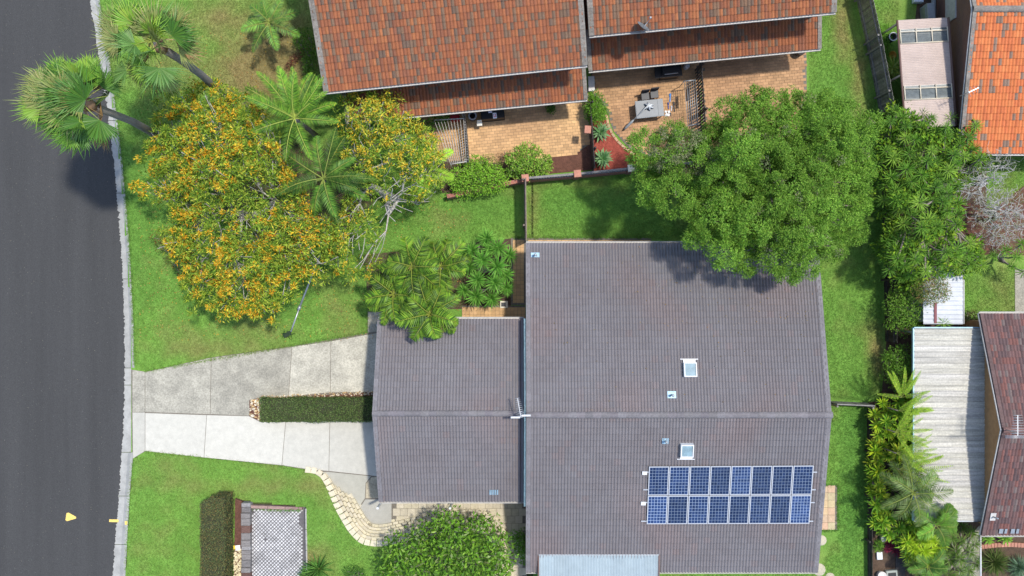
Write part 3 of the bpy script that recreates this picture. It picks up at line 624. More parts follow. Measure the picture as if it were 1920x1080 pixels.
for xx in (a.x + .1, b.x - .1): MB().box((xx, a.y - 3.1, 1.5), (.09, .09, 2.78)).obj('post', 'white_paint', pat)
# ================================================================ RED TILED TERRACE UNITS
def pick(pal, w): return rnd.choices(pal, w)[0]
def redt(x, y, i, j, r):
    li = vn(x * .8, y * .9, 3) * .4 + vn(i * 2.7, j * .16, 8) * .5
    out = []
    for _ in range(r):
        v = rnd.uniform(.92, 1.1)
        if rnd.random() < .06 + li * .48: c = pick([(.175, .11, .070), (.145, .095, .066), (.205, .118, .07)], (3, 2, 2))
        else: c = pick([(.30, .108, .048), (.265, .098, .048), (.345, .13, .054), (.225, .09, .05)], (5, 4, 1.2, 2.5))
        out.append(tuple(q * v for q in c))
    return out
def up_roof(px0, py0, px1, py1, z, L, pitch):
    E0, E1 = W(px0, py0, z), W(px1, py1, z); u = (E1 - E0).normalized(); v = Vector((-u.y, u.x, 0)) * math.cos(pitch) + Vector((0, 0, math.sin(pitch))); return E0, E1, E0 + v * L, E1 + v * L
YT = [(560, 170), (860, 170), (860, 330), (560, 330)]
def unit(label, up, low, wallx, n1, n2):
    h = thing('terrace_house', (up[0] + up[1]) / 2 * 1 - Vector((0, 0, 4.9)), label, 'house')
    tile_roof(h, 'roof', *up, 'tile_red', .335, .325, .046, redt, n1, hidden=(YT,)); tile_roof(h, 'verandah_roof', *low, 'tile_red', .335, .325, .046, redt, n2, hidden=(YT,))
    u = (up[1] - up[0]).normalized(); o = Vector((u.y, -u.x, 0))
    gutter(h, up[0], up[1], 'gutter_pale', .10, out=o); gutter(h, low[0], low[1], 'gutter_pale', .10, out=o)
    for A, B, s_ in ((up[0], up[2], -1), (up[1], up[3], 1)): verge_caps(h, A, B, 'cap_lichen', .24, .42, s_)
    for A, B, s_ in ((low[0], low[2], -1), (low[1], low[3], 1)): verge_caps(h, A, B, 'cap_lichen', .18, .34, s_)
    a = up[0] + u * .45 - o * .55; b = up[1] - u * .45 - o * .55; c = b - o * 8.3; d = a - o * 8.3
    wallbox(h, [(p.x, p.y) for p in (a, b, c, d)], .1, 4.86, 'brick_red')
    return h, u, o
hL, uL, oL = unit('brick terrace house with weathered red tiled roof on the left', up_roof(608, 173, 1101, 122, 5.0, 9.2, R(18)), up_roof(650, 229, 1101, 186, 2.55, 2.0, R(15)), 0, 200, 90)
hR, uR, oR = unit('brick terrace house with red tiled roof carrying the satellite dish', up_roof(1105, 67, 1567, 22.5, 5.0, 9.2, R(18)), up_roof(1104, 133, 1539, 91, 2.55, 2.0, R(15)), 0, 60, 150)
# satellite dish
ds = thing('satellite_dish', W(1205, 55, 5.2), 'grey oval satellite dish on the red tiled roof', 'satellite dish')
c = W(1207, 50, 5.55); n_ = Vector((.55, .68, .5)).normalized(); a_ = n_.cross(Vector((0, 0, 1))).normalized(); b_ = a_.cross(n_); vs = [c - n_ * .06]; fs = []
for k, rr in enumerate((.2, .38)):
    for t in range(20): th = t * math.pi / 10; vs.append(c + a_ * math.cos(th) * rr + b_ * math.sin(th) * rr * 1.08 + n_ * (.07 * rr * rr / .14 - .06))
fs = [(0, 1 + t, 1 + (t + 1) % 20) for t in range(20)] + [(1 + t, 21 + t, 21 + (t + 1) % 20, 1 + (t + 1) % 20) for t in range(20)]
m = MB(); m.add(vs, fs + [f[::-1] for f in fs], smooth=False); m.obj('reflector', 'grey_plastic', ds)
MB().tube([c - n_ * .05, c + n_ * .3 - b_ * .35, c + n_ * .48 - b_ * .05], .018, 6).obj('feed_arm', 'galv', ds)
MB().box(c + n_ * .5 - b_ * .03, (.09, .09, .14), .4, bev=.01).obj('receiver', 'grey_plastic', ds); MB().tube([c - n_ * .06, c - n_ * .16 + Vector((0, 0, -.2)), c - n_ * .16 + Vector((0, 0, -.52))], .026, 6).obj('mount', 'galv', ds)

# ================================================================ ORANGE ROOFED HOUSE (top right)
def orac(x, y, i, j, r):
    out = []
    for _ in range(r):
        v = rnd.uniform(.9, 1.1); c = (.21, .14, .10) if rnd.random() < .13 + .12 * vn(x, y, 3) else pick([(.50, .15, .05), (.46, .13, .047), (.54, .175, .06)], (4, 3, 2)); out.append(tuple(q * v for q in c))
    return out
OE, OR_ = 2.7, 4.25
oh = thing('orange_roof_house', W(1900, 150, .1), 'brick house with bright orange tiled roof at the top right corner', 'house')
e0 = W(1797, 288, OE); r0 = W(1824, 17, OR_); X1 = e0.x + 9
n0 = Vector((r0.x, 2 * r0.y - e0.y, OE))
tile_roof(oh, 'roof', e0, (X1, e0.y, OE), r0, (X1, r0.y, OR_), 'tile_orange', .335, .335, .042, orac, 250, hidden=([(1700, 200), (1850, 215), (1840, 300), (1700, 300)],))
tile_roof(oh, 'roof', (X1, n0.y, OE), n0, (X1, r0.y, OR_), r0, 'tile_orange', .335, .335, .042, orac, 8)
ridge_caps(oh, r0 + Vector((-.02, 0, .05)), (X1, r0.y, OR_ + .05), 'cap_lichen', .17, .42)
verge_caps(oh, e0, r0, 'cap_lichen', .17, .36, -1); verge_caps(oh, n0, r0, 'cap_lichen', .17, .36, 1)
gutter(oh, e0, (X1, e0.y, OE), 'gutter_pale', .10, out=(0, -1, 0))
wx = e0.x + .32
wallbox(oh, [(wx, e0.y + .5), (X1 - .3, e0.y + .5), (X1 - .3, n0.y - .5), (wx, n0.y - .5)], .1, OE - .06, 'brick_brown')
m = MB(); m.add([(wx - .1, e0.y + .5, OE - .05), (wx - .1, n0.y - .5, OE - .05), (wx - .1, r0.y, OR_ - .14), (wx + .1, e0.y + .5, OE - .05), (wx + .1, n0.y - .5, OE - .05), (wx + .1, r0.y, OR_ - .14)], [(2, 1, 0), (3, 4, 5), (0, 1, 4, 3), (1, 2, 5, 4), (2, 0, 3, 5)]); m.obj('gable', 'brick_brown', oh)
MB().tube([e0 + Vector((-.03, .0, -.06)), r0 + Vector((-.04, 0, -.03)), n0 + Vector((-.03, 0, -.06))], .035, 6).obj('barge_trim', 'gutter_pale', oh)
p = W(1752, 15, 1.2)
MB().box((wx - .13, p.y, 1.6), (.06, 1.6, 1.0)).obj('window', 'gutter_pale', oh)
# beige pergola roof
pg = thing('beige_pergola', W(1735, 135, .1), 'beige corrugated pergola roof with two glazed bands', 'pergola')
A, B, C_ = W(1684, 38, 2.35), W(1777, 33, 2.5), W(1699, 240, 2.35); V_ = B - A; U = C_ - A; nrm = U.cross(V_).normalized(); Ld = U.normalized(); Lx = V_.normalized(); LL = U.length
bands = [(0, .085, 'beige_metal', 1), (.085, .222, 'polycarb', 0), (.222, .61, 'beige_metal', 3), (.61, .745, 'polycarb', 0), (.745, 1, 'beige_metal', 2)]
for t0, t1, mm, k in bands:
    if k: corrugated(pg, A + U * t0, U * (t1 - t0), V_, k, .085, .02, mm, ns=6)
    else:
        for q in range(3):
            corrugated(pg, A + U * t0 + V_ * (q / 3 * .96 + .02) - nrm * .012, U * (t1 - t0), V_ * .31, 1, .085, .016, mm, name='glazing', ns=6)
        for q in range(4): MB().tube([A + U * t0 + V_ * (q / 3 * .95 + .02) + nrm * .035, A + U * t1 + V_ * (q / 3 * .95 + .02) + nrm * .035], .035, 4).obj('glazing_bar', 'cream_paint', pg)
        for tt in (t0 + .03, t1 - .003): MB().tube([A + U * tt + nrm * .04, A + U * tt + V_ * .97 + nrm * .04], .03, 4).obj('glazing_bar', 'cream_paint', pg)
MB().tube([A + V_ * 1.01, A + U + V_ * 1.01], .07, 6).obj('gutter', 'brown_metal', pg); MB().tube([A - V_ * .02, A + U - V_ * .02], .06, 6).obj('gutter', 'brown_metal', pg)
for s_ in (.02, .5, .98):
    q = A + U * s_ + V_ * .02; MB().box((q.x, q.y, q.z / 2), (.09, .09, q.z - .1)).obj('post', 'cream_paint', pg)

# ================================================================ MAROON ROOFED HOUSE (right)
def marc(x, y, i, j, r):
    out = []
    for _ in range(r):
        v = rnd.uniform(.85, 1.15); out.append(tuple(q * v for q in pick([(.135, .072, .065), (.115, .068, .063), (.17, .075, .062), (.14, .105, .095), (.10, .062, .06)], (4, 3, 2, 2, 2))))
    return out
ME, MR = 2.7, 4.35
mh = thing('maroon_roof_house', W(1900, 800, .1), 'house with weathered maroon tiled gable roof on the right edge', 'house')
t0, t1, r0 = W(1837, 588, ME), W(1840, 1003, ME), W(1879, 806, MR); X1 = t0.x + 8
tile_roof(mh, 'roof', (X1, t0.y, ME), t0, (X1, r0.y, MR), r0, 'tile_maroon', .335, .335, .042, marc, 150)
tile_roof(mh, 'roof', t1, (X1, t1.y, ME), r0, (X1, r0.y, MR), 'tile_maroon', .335, .335, .042, marc, 150)
ridge_caps(mh, r0 + Vector((0, 0, .05)), (X1, r0.y, MR + .05), 'tile_maroon', .16, .42, col=lambda k: (.15, .085, .075))
m = MB()
for A, B, s_ in ((t0, r0, 1), (t1, r0, -1)):
    verge_caps(mh, A, B, 'cap_maroon' if 'cap_maroon' in MATS else (mat('cap_maroon', (.11, .068, .062), .8, (8, .25), (50, .2)).name), .16, .36, s_)
MB().tube([t0 + Vector((-.05, 0, -.07)), r0 + Vector((-.05, 0, -.03)), t1 + Vector((-.05, 0, -.07))], .04, 6).obj('barge_trim', 'gutter_pale', mh)
gutter(mh, t0, (X1, t0.y, ME), 'gutter_pale', .10, out=(0, 1, 0)); gutter(mh, t1, (X1, t1.y, ME), 'gutter_pale', .10, out=(0, -1, 0))
wx = t0.x + .5
wallbox(mh, [(wx, t1.y + .5), (X1 - .3, t1.y + .5), (X1 - .3, t0.y - .5), (wx, t0.y - .5)], .1, ME - .05, 'render_ochre')
m = MB(); m.add([(wx - .1, t1.y + .5, ME - .04), (wx - .1, t0.y - .5, ME - .04), (wx - .1, r0.y, MR - .14), (wx + .1, t1.y + .5, ME - .04), (wx + .1, t0.y - .5, ME - .04), (wx + .1, r0.y, MR - .14)], [(2, 1, 0), (3, 4, 5), (0, 1, 4, 3), (1, 2, 5, 4), (2, 0, 3, 5)]); m.obj('gable', 'render_ochre', mh)
nM = Vector((0, -(MR - ME), (r0.y - t1.y))).normalized(); nM = nM if nM.z > 0 else -nM
c = hit(1862, 969, t1 + nM * .08, nM); MB().box(c, (.28, .42, .02), M=Matrix((Vector((1, 0, 0)), nM.cross(Vector((1, 0, 0))), nM)).transposed()).obj('vent_flashing', 'gutter_pale', mh)
MB().tube([c, c + Vector((.05, 0, .35))], .04, 8).obj('vent_pipe', 'galv', mh)
for k, px in enumerate((1877, 1886, 1899, 1908)):
    c = hit(px, 996, t1 + nM * .1, nM); MB().box(c, (.13 if k % 2 else .2, .26, .02), M=Matrix((Vector((1, 0, 0)), nM.cross(Vector((1, 0, 0))), nM)).transposed()).obj('metal_patch', 'galv', mh)
# awning
aw = thing('ribbed_awning', W(1780, 800, .1), 'long pale ribbed metal awning stained by weather', 'awning')
A, B, C_ = W(1714, 616, 2.3), W(1846, 616, 2.42), W(1714, 974, 2.3); U = C_ - A
def awc(k):
    v = rnd.uniform(.88, 1.08); return (v, v * .99, v * rnd.uniform(.93, 1.0))
corrugated(aw, A, U, B - A, 34, U.length / 34, .045, 'awning', name='pan', ns=9, flatfrac=.14, col=awc)
MB().box((A + B) / 2 + Vector((0, .05, 0)), ((B - A).length + .1, .06, .14), M=None).obj('edge_flashing', 'blue_flashing', aw); MB().box(A + U / 2 + Vector((-.05, 0, -.02)), (.06, U.length + .1, .14)).obj('edge_flashing', 'blue_flashing', aw)
MB().box((A + B) / 2 + U + Vector((0, -.06, -.03)), ((B - A).length + .1, .08, .12)).obj('gutter', 'galv', aw)
for s_ in (.02, .35, .68, .98):
    q = A + U * s_; MB().box((q.x + .05, q.y, 1.2), (.09, .09, 2.15)).obj('post', 'galv', aw)
# white shed
sh = thing('white_shed', W(1770, 555, .1), 'small white corrugated shed roof behind the dracaenas', 'shed')
A, B, C_ = W(1731, 500, 2.05), W(1805, 500, 2.15), W(1731, 607, 2.05); U = C_ - A
corrugated(sh, A, U, B - A, 6, .235, .03, 'shed_white', ns=8)
MB().box(A + U * .81 + (B - A) * .30 + Vector((0, 0, .05)), (.13, U.length * .36, .03)).obj('maroon_strip', 'stripe' if 'stripe' in MATS else mat('stripe', (.17, .045, .05), .6).name, sh)
MB().tube([B + Vector((.05, 0, 0)), B + U + Vector((.05, 0, 0))], .045, 6).obj('gutter', 'gutter_pale', sh)
ps = [(A.x + .12, A.y - .12), (B.x - .12, A.y - .12), (B.x - .12, A.y + U.y + .12), (A.x + .12, A.y + U.y + .12)]
wallbox(sh, ps[::-1], .1, 1.98, 'shed_white', t=.06)
sheet('concrete_path', [(1903, 505), (2000, 505), (2000, 690), (1904, 690)], .13, 'concrete_old', .05, kind='structure', label='grey concrete path at the right edge')
MB().box(W(1825, 609, .5), (1.2, .06, .9)).obj('timber_gate', 'render_ochre', label='low brown timber gate between shed and maroon roof', cat='gate')

# ================================================================ FENCES AND WALLS
def fence(name, label, pts, h, m, pw=.1, group=None, post=2.4, cat='fence', gap=.012, cap=False, side=1):
    P = [W(x, y, .1) for x, y in pts]; f = thing(name, sum(P, Vector()) / len(P), label, cat, group); pal = MB()
    for a, b in zip(P, P[1:]):
        d = b - a; L = d.length; d.normalize(); s = Vector((d.y, -d.x, 0)) * side; rz = math.atan2(d.y, d.x); n = int(L / pw)
        for k in range(n):
            v = rnd.uniform(.6, 1.3); hh = h + rnd.uniform(-.03, .02); pal.box(a + d * (k + .5) * L / n + Vector((0, 0, hh / 2)) + s * rnd.uniform(-.006, .006), (L / n - gap, .018, hh), rz, (v, v, v))
        for zz in (.35, h - .3): MB().box((a + b) / 2 + s * .045 + Vector((0, 0, zz)), (L, .05, .075), rz).obj('rail', m, f)
        for k in range(max(2, int(L / post) + 1)):
            q = a + d * min(L - .05, k * post + .05); MB().box(q + s * .12 + Vector((0, 0, h / 2 - .02)), (.09, .09, h), rz).obj('post', m, f)
        if cap: MB().box((a + b) / 2 + Vector((0, 0, h + .02)), (L, .06, .04), rz).obj('cap_rail', m, f)
    pal.obj('palings', m, f, kind='stuff'); return f
fence('paling_fence', 'tall weathered dark paling fence beside the beige pergola', [(1597, -60), (1606, 0), (1628, 100), (1650, 215)], 1.8, 'timber_grey')
fence('paling_fence', 'dark paling fence half hidden behind the dracaena foliage', [(1651, 222), (1656, 440), (1660, 640)], 1.4, 'dark_fence')
fence('cross_fence', 'short weathered grey fence from the house to the garden bed', [(1553, 752), (1622, 755)], 1.2, 'timber_grey', cap=True)
fence('bed_fence', 'low black fence between side lawn and tropical garden', [(1626, 758), (1627, 1120)], .62, 'dark_fence', pw=.2)
fence('yard_fence', 'thin timber fence joining the brick wall to the grey roof', [(984.5, 341), (986, 455)], 1.65, 'timber', cap=True)
fence('divider_fence', 'dark timber fence dividing the left and middle courtyards', [(1102, 200), (1110, 322)], 1.45, 'dark_fence', side=-1)
fence('courtyard_fence', 'dark slatted fence right of the outdoor table', [(1303, 130), (1312, 262)], 1.6, 'dark_fence', pw=.16, gap=.07, side=-1)
fence('bin_fence', 'narrow dark slatted fence beside the clothes frame', [(874, 222), (881, 310)], 1.5, 'timber_grey', pw=.14, gap=.05)
MB().box(W(1102, 243, 1.7), (.34, .4, .12), R(-4), bev=.02).obj('pier_cap', 'paver_red' if 0 else 'terracotta' if 'terracotta' in MATS else mat('terracotta', (.42, .19, .13), .85, (8, .2), (50, .15)).name, label='terracotta pier cap on the courtyard dividing fence', cat='pier cap')
# brick boundary wall with slatted infill
bw = thing('boundary_wall', W(1100, 335, .1), 'low brick boundary wall with dark slatted infill and brick piers', 'wall')
P = [W(835, 372, .1), W(984, 340, .1), W(1079, 332, .1), W(1177, 322, .1), W(1300, 310, .1), W(1500, 290, .1)]
for k, (a, b) in enumerate(zip(P, P[1:])):
    d = b - a; L = d.length; rz = math.atan2(d.y, d.x); dn = d.normalized(); s = Vector((dn.y, -dn.x, 0))
    MB().box((a + b) / 2 + Vector((0, 0, .38)), (L - .3, .2, .76), rz).obj('brick_base', 'brick_red', bw)
    if k >= 1:
        n = int((L - .3) / .14)
        for i in range(n): MB().box(a + dn * (.15 + (i + .5) * (L - .3) / n) + Vector((0, 0, 1.03)), (.095, .03, .5), rz + .5, (rnd.uniform(.8, 1.3),) * 3).obj('slat', 'dark_fence' if i % 3 else 'timber_grey', bw)
        for zz in (.80, 1.29): MB().box((a + b) / 2 + Vector((0, 0, zz)), (L - .3, .11, .04), rz).obj('rail', 'timber_grey', bw)
for k, q in enumerate(P[1:-1]):
    MB().box(q + Vector((0, 0, .68)), (.3, .3, 1.34), R(5)).obj('pier', 'brick_red', bw); MB().box(q + Vector((0, 0, 1.39)), (.38, .38, .08), R(5), bev=.02).obj('pier_cap', 'terracotta' if k != 2 else 'cream_paint', bw)

# ================================================================ RETAINING BLOCK WALL
rw = thing('block_retaining_wall', W(650, 950, .1), 'curved stepped retaining wall of cream concrete blocks with pale coping', 'retaining wall')
def along(pts, step):
    out = []; acc = 0; nxt = 0
    for a, b in zip(pts, pts[1:]):
        L = (Vector(b) - Vector(a)).length
        while nxt <= acc + L: t = (nxt - acc) / L; out.append((Vector(a).lerp(Vector(b), t), math.atan2(b[1] - a[1], b[0] - a[0]))); nxt += step
        acc += L
    return out
cw = [W(x, y, .55).xy.to_tuple() for x, y in WALLC]
smooth_ = []
for k in range(len(cw) - 1):
    p0, p1, p2, p3 = (Vector(cw[max(0, k - 1)]), Vector(cw[k]), Vector(cw[k + 1]), Vector(cw[min(len(cw) - 1, k + 2)]))
    for t in (0, .25, .5, .75): smooth_.append(tuple(.5 * ((2 * p1) + (-p0 + p2) * t + (2 * p0 - 5 * p1 + 4 * p2 - p3) * t * t + (-p0 + 3 * p1 - 3 * p2 + p3) * t ** 3)))
smooth_.append(cw[-1])
def zw(p):
    k = (CAMH - .5) / FPX; return zlow(960 + p[0] / k, 540 - p[1] / k)
NC = 6
blockm = []
for q in range(8):
    v = rnd.uniform(.9, 1.1); mb = MB(); mb.box((0, 0, .06), (.29, .26, .12), 0, (v, v * .99, v * rnd.uniform(.92, 1.02)), bev=.018); blockm.append(mb.mesh('block')[0]); blockm[-1].materials.append(MATS['block_cream'])
capm = []
for q in range(6):
    v = rnd.uniform(1.08, 1.22); mb = MB(); w_ = .16; mb.add([(-w_, -.16, 0), (w_, -.16, 0), (w_ * .86, .16, 0), (-w_ * .86, .16, 0), (-w_, -.16, .07), (w_, -.16, .07), (w_ * .86, .16, .07), (-w_ * .86, .16, .07), (-w_ + .02, -.14, .085), (w_ - .02, -.14, .085), (w_ * .82, .14, .085), (-w_ * .82, .14, .085)], [(0, 1, 5, 4), (1, 2, 6, 5), (2, 3, 7, 6), (3, 0, 4, 7), (4, 5, 9, 8), (5, 6, 10, 9), (6, 7, 11, 10), (7, 4, 8, 11), (8, 9, 10, 11), (3, 2, 1, 0)], (v, v * .99, v * .96)); capm.append(mb.mesh('c')[0]); capm[-1].materials.append(MATS['block_cream'])
for p, a in along(smooth_, .325):
    zt = zw(p) ; copy_part(rnd.choice(capm), 'coping_block', (p.x, p.y, zt - .03), rw, Matrix.Rotation(a + rnd.uniform(-.05, .05), 3, 'Z').to_quaternion())
for cidx in range(NC):
    offc = .10 + .135 * (cidx + .5)
    for i, (p, a) in enumerate(along(smooth_, .325)):
        n_ = Vector((-math.sin(a), math.cos(a))); zt = zw(p) - .03 - .115 * (cidx + 1); sc = sstep((zw(p) - .1) / .6)
        q = p + n_ * (offc * max(.45, sc) + .02) + Vector((math.cos(a), math.sin(a))) * (.16 if cidx % 2 else 0)
        if zt > -.03: copy_part(rnd.choice(blockm), 'block', (q.x, q.y, zt), rw, Matrix.Rotation(a + rnd.uniform(-.03, .03), 3, 'Z').to_quaternion(), (1, 1, 1))

# ================================================================ PARKING PAD, SLEEPERS, EDGING
pad = sheet('lattice_pad', [(468, 948), (574, 950), (574, 1130), (468, 1130)], .12, 'padsoil' if 'padsoil' in MATS else mat('padsoil', (.115, .108, .108), .95, (3, .3), (40, .3)).name, .04, kind='structure', label='parking pad of diamond lattice grass pavers')
st = MB(); sp_ = .158
for j in range(0, 46):
    for i in range(0, 40):
        x = 470.5 + (i + (.5 if j % 2 else 0)) * 6.8; y = 957 + j * 3.4
        if x > 568.5 or y > 1084: continue
        if (x > 560 and 963 < y < 985) or rnd.random() < .003: continue
        p = W(x, y, .13); v = rnd.uniform(1.0, 1.3) * (.8 if vn(x * .09, y * .09, 3) < .25 else 1); s_ = .064
        st.add([(p.x - s_, p.y, .145), (p.x, p.y - s_, .145), (p.x + s_, p.y, .145), (p.x, p.y + s_, .145), (p.x - s_ - .008, p.y, .118), (p.x, p.y - s_ - .008, .118), (p.x + s_ + .008, p.y, .118), (p.x, p.y + s_ + .008, .118)], [(0, 1, 2, 3), (0, 4, 5, 1), (1, 5, 6, 2), (2, 6, 7, 3), (3, 7, 4, 0)], (v, v, v * .99))
st.obj('lattice_studs', 'stud', pad, kind='stuff')
sl = thing('sleeper_wall', W(460, 1010, .1), 'row of grey and brown weathered sleepers beside the lattice pad', 'sleeper wall')
y = 943
while y < 1110:
    h = rnd.uniform(7, 14); a = W(453, y, .4); b = W(470, y + h, .4); c = pick([(.15, .14, .135), (.25, .24, .235), (.10, .055, .045), (.19, .175, .165), (.13, .075, .06)], (3, 3, 2, 3, 2)); hh = rnd.uniform(.42, .55)
    MB().box(((a.x + b.x) / 2, (a.y + b.y) / 2, hh / 2), (b.x - a.x, a.y - b.y - .012, hh), 0, c, bev=.02).obj('sleeper', 'sleeper', sl); y += h
te = thing('timber_edging', W(520, 953, .1), 'old timber edging boards around the lattice pad', 'edging')
a, b = W(470, 950, .3), W(567, 953.5, .3); d = b - a
for k in range(3): MB().box(a + d * ((k + .5) / 3) + Vector((0, 0, -.1)), (d.length / 3 - .02, .16, .3), math.atan2(d.y, d.x), pick([(.30, .20, .17), (.26, .17, .15)], (1, 1)), bev=.015).obj('board', 'sleeper', te)
a, b = W(574, 953, .45), W(576, 1110, .55); d = b - a
for k in range(4): MB().box(a + d * ((k + .5) / 4) + Vector((0, 0, -.16)), (d.length / 4 - .02, .09, .45), math.atan2(d.y, d.x), (.33, .31, .28), bev=.015).obj('board', 'sleeper', te)
# pebbles
def pebbles(name, label, poly, n, z, smin, smax, pal):
    xs = [p[0] for p in poly]; ys = [p[1] for p in poly]; mb = MB(); k = 0
    while k < n:
        x, y = rnd.uniform(min(xs), max(xs)), rnd.uniform(min(ys), max(ys))
        if not inpoly(x, y, poly): continue
        k += 1; p = W(x, y, z); s_ = rnd.uniform(smin, smax); a = rnd.uniform(0, 6.3); c = rnd.choice(pal); v = rnd.uniform(.75, 1.15)
        vs = [Vector((math.cos(a + t * math.pi / 3) * s_ * rnd.uniform(.8, 1.2), math.sin(a + t * math.pi / 3) * s_ * rnd.uniform(.7, 1.), 0)) + p for t in range(6)]; vs += [p + (q - p) * .6 + Vector((0, 0, s_ * .7)) for q in vs]
        mb.add(vs, [(t, (t + 1) % 6, 6 + (t + 1) % 6, 6 + t) for t in range(6)] + [(6, 7, 8, 9, 10, 11)], tuple(q * v for q in c))
    return mb.obj(name, 'pebble', label=label, cat='pebbles', kind='stuff')
sheet('pebble_bed', [(441, 935), (454, 940), (453, 1120), (438, 1120)], .3, 'mulch', .3, kind='structure', label='narrow mulch strip beside the tall hedge')
sheet('hedge_bed', [(467, 751), (487, 746), (541, 744), (716, 735), (716, 788), (489, 791), (467, 780)], .125, 'mulch', .03, kind='structure', label='mulch strip around the driveway hedge')
PAL = [(.55, .42, .22), (.62, .52, .34), (.45, .30, .14), (.66, .6, .48), (.36, .24, .13)]
pebbles('tan_pebbles', 'tan pebbles around the end of the driveway hedge', [(468, 750), (490, 745), (490, 789), (468, 779)], 170, .127, .03, .07, PAL)
pebbles('edge_pebbles', 'thin line of orange pebbles along the driveway hedge', [(490, 742), (716, 732), (716, 740), (490, 748)], 260, .127, .02, .05, PAL)
pebbles('cream_pebbles', 'cream pebbles between tall hedge and sleepers', [(439, 1030), (453, 1030), (452, 1085), (438, 1085)], 200, .30, .03, .065, [(.62, .52, .30), (.66, .58, .38), (.5, .42, .25)])
m = MB(); p = W(446, 1027, .34); m.box(p, (.26, .27, .05), .1, (.75, .74, .7), bev=.01); m.box(p + Vector((-.19, .02, 0)), (.09, .2, .05), .1, (.75, .5, .05), bev=.01); m.obj('marker_tile', 'plain', label='small white and yellow tile lying beside the tall hedge', cat='tile')
# stepping stones
for (px, py, rr), lb in zip(((1540, 1013, .28), (1536, 1068, .34), (1556, 1083, .27)), ('small round stepping stone just below the cream paver pad', 'large round stepping stone at the lower roof corner', 'round stepping stone cut by the lower picture edge')):
    p = W(px, py, .1); m = MB(); m.lathe((p.x, p.y, .06), [(rr, 0), (rr, .055), (rr * .96, .065), (0.001, .067)], 20, (.9, .85, .72)); m.obj('stepping_stone', 'concrete', label=lb, cat='stepping stone', group='round stepping stones in the side lawn')

# ================================================================ SMALL THINGS
def antenna(label, base, h, boomdir, L, n, elw, name='television_antenna', mast_r=.025, tilt=0.):
    t = thing(name, base, label, 'antenna'); b = Vector(base); top = b + Vector((0, 0, h)); d = Vector((*boomdir, tilt)).normalized(); s = d.cross(Vector((0, 0, 1))).normalized()
    MB().tube([b, top], mast_r, 6).obj('mast', 'steel', t); MB().box(top + d * L * .36, (L, .035, .035), math.atan2(d.y, d.x)).obj('boom', 'steel', t)
    for k in range(n):
        f = k / (n - 1); q = top + d * (L * (-.13 + .98 * f)) + Vector((0, 0, .02)); w = elw * lerp(1, .55, f); MB().tube([q - s * w / 2, q + s * w / 2], .013, 4).obj('element', 'steel', t)
    return t, top, s, d
p = Vector((cx1 + .0, yr + .12, ZR)); 
p = W(973, 779, 4.3); p = Vector((x0 - .03, yr + .05, 4.2))
t, top, s_, d_ = antenna('small silver television antenna on the edge of the grey roof', p + Vector((-.28, 0, -.35)), 1.0, (-.18, 1), .95, 11, .42)
for k in (-1, 1): MB().box(top + s_ * .26 * k - d_ * .08 + Vector((0, 0, .03)), (.46, .1, .05), R(12) - .2, bev=.01).obj('reflector', 'steel', t)
MB().box(p + Vector((-.15, 0, -.2)), (.4, .05, .05)).obj('bracket', 'steel', t)
p = W(1887, 806, 4.5); t, top, s_, d_ = antenna('wide white television antenna on the maroon ridge', p, .9, (0, 1), 1.0, 9, .75)
for k in range(3): MB().tube([top - d_ * (.12 + .05 * k) + Vector((-.62, 0, .05)), top - d_ * (.12 + .05 * k) + Vector((.5, 0, .05))], .014, 4).obj('element', 'steel', t)
p = W(1800, 180, 3.3); t, top, s_, d_ = antenna('thin dark television antenna on the orange roof verge', p, .9, (.75, .35), .55, 4, .5)
# lying pole
po = thing('telescopic_pole', W(566, 560, .1), 'long grey telescopic pole with dark brush head lying on the lawn', 'pole')
a, b, c = W(602, 474, .9), W(561.5, 577, .40), W(545.5, 622, .22); MB().tube([a, b], .055, 8).obj('outer_tube', 'galv', po); MB().tube([b, c], .042, 8).obj('inner_tube', 'steel', po); MB().tube([b + (a - b).normalized() * .1, b - (a - b).normalized() * .12], .09, 8).obj('clamp', 'galv', po)
m = MB(); q = W(538.5, 627, .18); m.box(q, (.42, .22, .08), .5)
for k in range(120):
    o = Vector((rnd.gauss(0, .13), rnd.gauss(0, .09), 0)); m.tube([q + o, q + o * 1.35 + Vector((rnd.gauss(0, .04), rnd.gauss(0, .04), rnd.uniform(-.1, .12)))], [.014, .006], 3, (.5, 1.3, .5))
m.obj('brush', 'brushgreen' if 'brushgreen' in MATS else mat('brushgreen', (.02, .035, .018), .8).name, po)
# outdoor table, chairs, umbrella
def rotbox(name, m, parent, c, size, rz, col=None, bev=0):
    return MB().box(c, size, rz, col, bev=bev).obj(name, m, parent)
ta = R(6); tc_ = W(1218, 203.5, .85); T = thing('outdoor_table', W(1218, 203.5, .14), 'rectangular grey glass topped outdoor table on the paving', 'table'); ex = Vector((math.cos(ta), math.sin(ta), 0)); ey = Vector((-ex.y, ex.x, 0))
mat('table_glass', (.085, .10, .115), .45, (2, .2), None, spec=.6)
rotbox('frame', 'grey_plastic', T, tc_ - Vector((0, 0, .02)), (1.48, .92, .035), ta, bev=.01)
rotbox('glass_top', 'table_glass', T, tc_ + ex * -.14 + Vector((0, 0, .006)), (1.14, .84, .02), ta); rotbox('glass_top', 'table_glass', T, tc_ + ex * .575 + Vector((0, 0, .006)), (.25, .84, .02), ta)
for sx in (-1, 1):
    for sy in (-1, 1): q = tc_ + ex * sx * .66 + ey * sy * .38; rotbox('leg', 'galv', T, (q.x, q.y, .46), (.05, .05, .69), ta)
